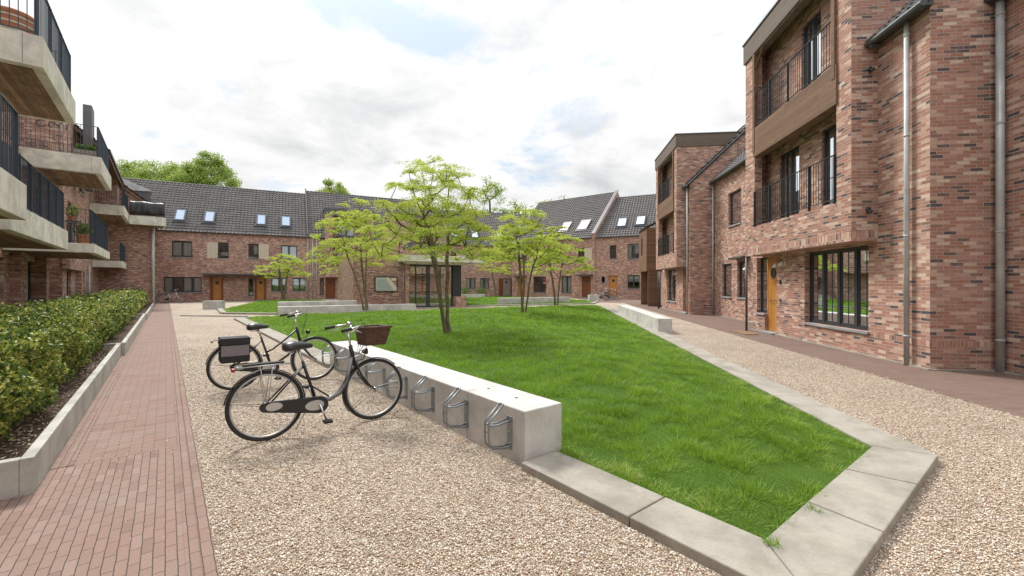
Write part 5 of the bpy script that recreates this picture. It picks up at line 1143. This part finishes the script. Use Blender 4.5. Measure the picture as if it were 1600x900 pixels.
# shrubs and pots
G2 = 'round shrubs before the middle terrace'
bush('round_shrub', 'round green shrub below the left one of the paired middle-terrace windows', -5.0, 45.9, .35, .62, 900, .11, pot=False, group=G2)
bush('round_shrub', 'round green shrub below the right one of the paired middle-terrace windows', -3.3, 46.2, .35, .60, 900, .11, pot=False, group=G2)
x, y = L_(-2.08, 19.45); bush('potted_plant', 'bushy green plant in a terracotta pot on the middle first-floor balcony', x, y, 2.84, .24, 900, .05, ph=.30)
x, y = L_(-2.55, 19.75); bush('potted_plant', 'small green plant in a low terracotta pot at the back of the first-floor balcony', x, y, 2.84, .12, 300, .04, ph=.18)
st = thing('plant_stand', 'dark metal plant stand on the middle first-floor balcony', 'plant stand', (*L_(-2.32, 19.35), 2.84)); mb = MB(); cx_, cy_ = L_(-2.32, 19.35)
mb.lathe((cx_, cy_, 3.52), [(.2, 0), (.2, .025)], 16); 
for k in range(3): a = k*2.09; mb.tube([(cx_+.16*math.cos(a), cy_+.16*math.sin(a), 2.842), (cx_+.1*math.cos(a), cy_+.1*math.sin(a), 3.52)], .009, 6)
mb.build('stand', 'frame', st)
bush('potted_plant', 'dark red-leaved plant in a small pot standing on the balcony plant stand', cx_, cy_, 3.546, .17, 420, .06, 'hedge', ph=.16, flat=1.2, pr=.1)
t = thing('planter_box', 'low grey planter box with fresh green leaves on the middle second-floor balcony', 'planter', (*L_(-2.15, 21.65), 6.1)); mb = MB(); FL.box(mb, 21.50, 21.74, -2.55, -1.99, 6.102, 6.34); mb.build('box', 'kerbc', t)
n = 900; tt = rng.uniform(21.5, 21.75, n); oo = rng.uniform(-2.5, -2.0, n); C = np.stack([n1[0]*oo+d1[0]*tt, n1[1]*oo+d1[1]*tt, 6.36+.16*rng.random(n)], 1); V, F, rn = leaf_cards(C, np.full(n, .06), .5, .8, None, .3); npmesh('foliage', V, F, 'potleaf', t, rn)
t = thing('barrel_pot', 'large banded terracotta barrel pot on the nearest second-floor balcony', 'pot', (*L_(-2.22, 12.0), 6.07)); c = FL.p(12.0, -2.22, 6.072)
mb = MB(); mb.lathe(c, [(.24, 0), (.30, .12), (.31, .26), (.29, .40), (.30, .41), (.30, .46), (.25, .46), (.24, .40)], 28); pt = mb.build('pot', 'terra', t, smooth=True)
mb = MB(); 
for z, r in ((.10, .297), (.22, .312), (.34, .306)): mb.ring((c[0], c[1], c[2]+z), r-.006, .016, axis=(0, 0, 1), n=28, m=6)
mb.build('band', 'slab', pt)
# ================================================================ bicycles
def bicycle(label, loc, rz, frame='black', basket=False, pannier=False, step='curved', group=None, lean=0, fork='black', guard='black', steer=0.0, simple=False):
    t = thing('bicycle', label, 'bicycle', (0, 0, 0), group); Rw = .345; WB = 1.09
    def wheel(x):
        mb = MB(); mb.ring((x, 0, Rw), Rw-.018, .018, n=56, m=8, rx=.019); w = mb.build('wheel', 'rubber', t, smooth=True)
        rm = MB(); rm.ring((x, 0, Rw), Rw-.043, .010, n=56, m=6, rx=.014); rm.build('rim', 'silver', w, smooth=True)
        hb = MB(); hb.tube([(x, -.05, Rw), (x, .05, Rw)], .022 if x > .5 else .036, 10); hb.tube([(x, -.075, Rw), (x, .075, Rw)], .008, 8); hb.build('hub', 'chrome', w, smooth=True)
        sp = MB(); ns = 18 if simple else 32
        for k in range(ns):
            a = 2*math.pi*k/ns; b = a+(.45 if k % 2 else -.45); s = .028 if k % 4 < 2 else -.028; hr = .02 if x > .5 else .034
            sp.tube([(x+hr*math.cos(b), s, Rw+hr*math.sin(b)), (x+(Rw-.045)*math.cos(a), 0, Rw+(Rw-.045)*math.sin(a))], .0012 if not simple else .002, 3, caps=False)
        sp.build('spokes', 'chrome', w); return w
    wheel(0); wheel(WB)
    bb = (.47, 0, .285); st = (.335, 0, .74); hd = (.865, 0, .66); ht = (.825, 0, .86)
    mb = MB(); 
    mb.tube([bb, st], .016, 10); mb.tube([hd, ht], .021, 10)
    if step == 'curved':
        dt = MB(); dt.tube([(.47, 0, .30), (.60, 0, .315), (.70, 0, .36), (.78, 0, .48), (.85, 0, .74)], [.026, .029, .029, .026, .020], 12); dt.build('down_tube', 'framegrey', t, smooth=True); mb.tube([(.47, 0, .30), (.60, 0, .315), (.70, 0, .36), (.78, 0, .48), (.85, 0, .74)], .017, 8); mb.tube([(.415, 0, .48), (.60, 0, .335)], .009, 6)
    else: mb.tube([bb, (.70, 0, .44), hd], .017, 10); mb.tube([(.40, 0, .51), (.48, 0, .545), (.66, 0, .68), (.83, 0, .84)], .013, 10)
    for s in (-1, 1):
        mb.tube([(.44, s*.035, .285), (.0, s*.062, Rw)], .009, 8); mb.tube([(.345, s*.02, .70), (.0, s*.062, Rw)], .0085, 8)
    mb.tube([(bb[0], -.04, bb[2]), (bb[0], .04, bb[2])], .026, 10); mb.build('frame', frame, t, smooth=True)
    fk = MB()
    for s in (-1, 1): fk.tube([(.872, s*.05, .66), (.93, s*.055, .52), (1.02, s*.055, .40), (WB, s*.055, Rw)], [.013, .012, .010, .009], 8)
    fk.tube([(.872, -.05, .665), (.872, .05, .665)], .016, 8); fk.build('fork', fork, t, smooth=True)
    for x, a0, a1 in ((0, -.35, 2.95), (WB, .80, 3.75)):
        g = MB(); g.ring((x, 0, Rw), Rw+.009, .006, n=36, m=8, a0=-a1, a1=-a0, rx=.027)
        xx = x-(Rw+.02)*1 if x < .5 else x; 
        g.tube([(x, .06, Rw), (x+(Rw+.02)*math.cos(a1), .028, Rw+(Rw+.02)*math.sin(a1))], .0025, 4); g.tube([(x, -.06, Rw), (x+(Rw+.02)*math.cos(a1), -.028, Rw+(Rw+.02)*math.sin(a1))], .0025, 4); g.build('mudguard', guard, t, smooth=True)
    sd = MB(); prof = []
    N = 12; secs = [(-.135, .060, .035), (-.11, .098, .055), (-.04, .095, .060), (.03, .052, .048), (.10, .028, .036), (.145, .020, .024)]
    base = len(sd.v)
    for (dx, hw, hh) in secs:
        for j in range(N):
            a = 2*math.pi*j/N; sd.v.append((.285+dx, hw*math.cos(a), .905+hh*(math.sin(a) if math.sin(a) > 0 else math.sin(a)*.8)-.012*abs(dx*5)))
    for k in range(len(secs)-1):
        for j in range(N): sd.f.append((base+k*N+j, base+k*N+(j+1) % N, base+(k+1)*N+(j+1) % N, base+(k+1)*N+j))
    sd.f.append(tuple(base+j for j in range(N-1, -1, -1))); sd.f.append(tuple(base+(len(secs)-1)*N+j for j in range(N))); sdo = sd.build('saddle', 'saddle', t, smooth=True)
    sp = MB(); sp.tube([(.345, 0, .71), (.292, 0, .885)], .0125, 10); 
    for s in (-.05, .05): sp.ring((.22, s, .86), .022, .004, axis=(0, 1, 0), n=12, m=5)
    sp.build('seat_post', 'chrome', sdo, smooth=True)
    hb = MB(); hb.tube([(.83, 0, .84), (.80, 0, 1.00)], .012, 10); hb.tube([(.80, 0, 1.00), (.83, 0, 1.055)], .016, 10)
    for s in (-1, 1): hb.tube([(.83, 0, 1.055), (.87, s*.10, 1.075), (.87, s*.20, 1.085), (.80, s*.275, 1.075), (.68, s*.30, 1.055)], .011, 10)
    ho = hb.build('handlebar', 'chrome', t, smooth=True)
    for s in (-1, 1):
        gr = MB(); gr.tube([(.745, s*.288, 1.066), (.64, s*.303, 1.048)], .017, 10); gr.build('grip', 'rubber', ho, smooth=True)
        bl = MB(); bl.tube([(.82, s*.27, 1.07), (.76, s*.262, 1.03), (.68, s*.275, 1.01)], .006, 6); bl.build('brake_lever', 'silver', ho, smooth=True)
        cb = MB(); cb.tube([(.83, s*.24, 1.06), (.95, s*.12, 1.12), (.96, s*.05, .98), (.90, s*.02, .75)], .003, 5, caps=False); cb.build('cable', 'rubber', ho, smooth=True)
    be = MB(); be.lathe((.865, .17, 1.09), [(.028, 0), (.028, .012), (.018, .026), (.004, .03)], 12); be.build('bell', 'chrome', ho, smooth=True)
    # chain case, cranks
    cc = MB(); pts = []
    for k in range(9): a = math.pi/2+math.pi*k/8; pts.append((-.01+.060*math.cos(a), Rw-.004+.060*math.sin(a)*.85))
    for k in range(11): a = -math.pi/2+math.pi*k/10; pts.append((.475+.090*math.cos(a), .285+.088*math.sin(a)))
    n = len(pts); b0 = len(cc.v)
    for yy in (-.058, -.088): cc.v += [(px, yy, pz) for px, pz in pts]
    cc.f += [tuple(b0+i for i in range(n)), tuple(b0+n+i for i in range(n-1, -1, -1))]+[(b0+i, b0+n+i, b0+n+(i+1) % n, b0+(i+1) % n) for i in range(n)]
    cco = cc.build('chain_case', 'black', t, bevel=.006)
    for (cxx, czz, rx_, rz_) in ((.045, Rw-.006, .085, .040), (.44, .287, .105, .052)):
        pl = MB(); pp = [(cxx+rx_*math.cos(2*math.pi*k/20)*(1 if math.cos(2*math.pi*k/20)*(1 if cxx < .2 else -1) > 0 else .75), -.0905, czz+rz_*math.sin(2*math.pi*k/20)) for k in range(20)]; pl.poly(pp); pl.poly([(a, -.087, c) for a, b, c in pp][::-1]); 
        for k in range(20): q, w = pp[k], pp[(k+1) % 20]; pl.poly([q, w, (w[0], -.087, w[2]), (q[0], -.087, q[2])])
        pl.build('end_cap', 'silver', cco)
    cr = MB(); cr.tube([(.475, -.12, .285), (.475, .10, .285)], .010, 8); cr.tube([(.475, -.115, .285), (.53, -.125, .125)], .011, 8); cr.tube([(.475, .095, .285), (.42, .105, .445)], .011, 8); cr.lathe((.475, -.1, .285), [(.001, 0), (.001, .0)], 4); co = cr.build('crank', 'chrome', t, smooth=True)
    for (px, py, pz) in ((.53, -.175, .122), (.42, .155, .448)): pm = MB(); pm.box(px-.042, px+.042, py-.045, py+.045, pz-.013, pz+.013); pm.build('pedal', 'rubber', co, bevel=.005)
    rk = MB()
    for s in (-.06, -.02, .02, .06): rk.tube([(.22, s*.6, .735), (.12, s, .745), (-.26, s, .745)], .005, 6)
    for xx in (.12, -.05, -.24): rk.tube([(xx, -.062, .745), (xx, .062, .745)], .005, 6)
    for s in (-1, 1): rk.tube([(0, s*.068, Rw), (-.06, s*.062, .74)], .0045, 6); rk.tube([(0, s*.068, Rw), (.05, s*.062, .74)], .0045, 6)
    rko = rk.build('luggage_rack', 'silver', t, smooth=True)
    rf_ = MB(); rf_.box(-.292, -.262, -.036, .036, .708, .740); rf_.build('rear_light', 'redlens', rko, bevel=.006)
    if not pannier: bn = MB(); bn.box(-.20, .16, -.035, .035, .752, .768); bn.build('carrier_strap', 'rubber', rko, bevel=.004)
    hl = MB(); hl.tube([(.88, 0, .68), (.97, 0, .70), (.985, 0, .755)], .005, 6); hl.tube([(.955, 0, .785), (1.0, 0, .782), (1.012, 0, .782)], [.018, .034, .034], 14); hl.build('headlight', 'black', t, smooth=True)
    ks = MB(); ks.tube([(.40, .03, .27), (.30, .16, .012)], .007, 6); ks.build('kickstand', 'chrome', t, smooth=True)
    if basket:
        bk = MB(); x0, x1, w0, w1, z0, z1 = .95, 1.21, .13, .175, .855, 1.055; T = .012
        def sh(xa, xb, wa, z, e): return [(xa-e, -wa-e, z), (xb+e, -wa-e, z), (xb+e, wa+e, z), (xa-e, wa+e, z)]
        lo, hi = sh(x0, x1-.03, w0, z0, 0), sh(x0-.015, x1+.02, w1, z1, 0); li, hi2 = sh(x0, x1-.03, w0, z0+T, -T), sh(x0-.015, x1+.02, w1, z1, -T)
        bk.poly(lo[::-1]); bk.poly(li)
        for k in range(4):
            q = (k+1) % 4; bk.poly([lo[k], lo[q], hi[q], hi[k]]); bk.poly([li[q], li[k], hi2[k], hi2[q]]); bk.poly([hi[k], hi[q], hi2[q], hi2[k]])
        bo_ = bk.build('basket', 'wicker', t); rm = MB()
        for k in range(4): rm.tube([hi[k], hi[(k+1) % 4]], .013, 8)
        rm.build('rim_roll', 'wicker', bo_, smooth=True)
        bt = MB(); 
        for s in (-.06, .06): bt.tube([(.93, s, 1.0), (.84, s*.4, 1.05)], .006, 6); bt.tube([(.99, s, .84), (.88, s*.3, .70)], .005, 6)
        bt.build('basket_bracket', 'silver', bo_)
    if pannier:
        for s in (-1, 1):
            pm = MB(); y0, y1 = sorted((s*.075, s*.19)); pm.box(-.19, .17, y0, y1, .42, .76); po2 = pm.build('pannier_bag', 'bagblack', t, bevel=.02)
            q = MB(); y2, y3 = sorted((s*.188, s*.196)); q.box(-.178, .158, y2, y3, .515, .665); q.build('grey_panel', 'canvas', po2, bevel=.003)
            q = MB(); y2, y3 = sorted((s*.07, s*.205)); q.box(-.195, .175, y2, y3, .668, .775); q.build('flap', 'bagblack', po2, bevel=.015)
        pm = MB(); pm.box(-.18, .16, -.08, .08, .765, .782); pm.build('pannier_top', 'bagblack', t, bevel=.006)
    t.location = loc; t.rotation_euler = (lean, 0, rz); return t
A1 = math.atan2(n1[1], n1[0])
GB = 'bicycles parked at the long seat wall'
bicycle('black step-through bicycle with a brown wicker basket, nearest to the camera at the seat wall', (*L_(.77, 4.83), .006), A1+.0, basket=True, frame='black', fork='black', group=GB, lean=R(-2))
bicycle('black bicycle with grey and black pannier bags, behind the one with the basket', (*L_(.78, 7.42), .006), A1-.02, pannier=True, step='straight', group=GB, lean=R(-2))
GL = 'bicycles by the far left terrace'
a = math.atan2(.4656, .885); x, y = FF.p(1.35, 3.9); bicycle('pale grey bicycle parked below the wide ground-floor window of the far left terrace', (x, y, .012), a, frame='white', fork='white', guard='silver', group=GL, step='straight', lean=R(4))
x, y = FF.p(-.05, 3.2); bicycle('dark bicycle half hidden by the downpipes at the corner of the far left terrace', (x, y, .012), a+.1, frame='black', guard='black', group=GL, lean=R(-4))
GR = 'bicycles by the far right terrace'
bicycle('silver bicycle leaning next to the white concrete block of the far right terrace', (8.1, 40.6, .012), .15, frame='silver', guard='silver', group=GR, step='straight', lean=R(3))
bicycle('black bicycle with dark bags in the middle of the far right bicycles', (8.75, 40.0, .012), -.2, frame='black', pannier=True, group=GR, lean=R(-3))
bicycle('grey-guarded bicycle at the right end of the far right bicycles', (8.95, 41.3, .012), .5, frame='navy', guard='silver', group=GR, lean=R(4))
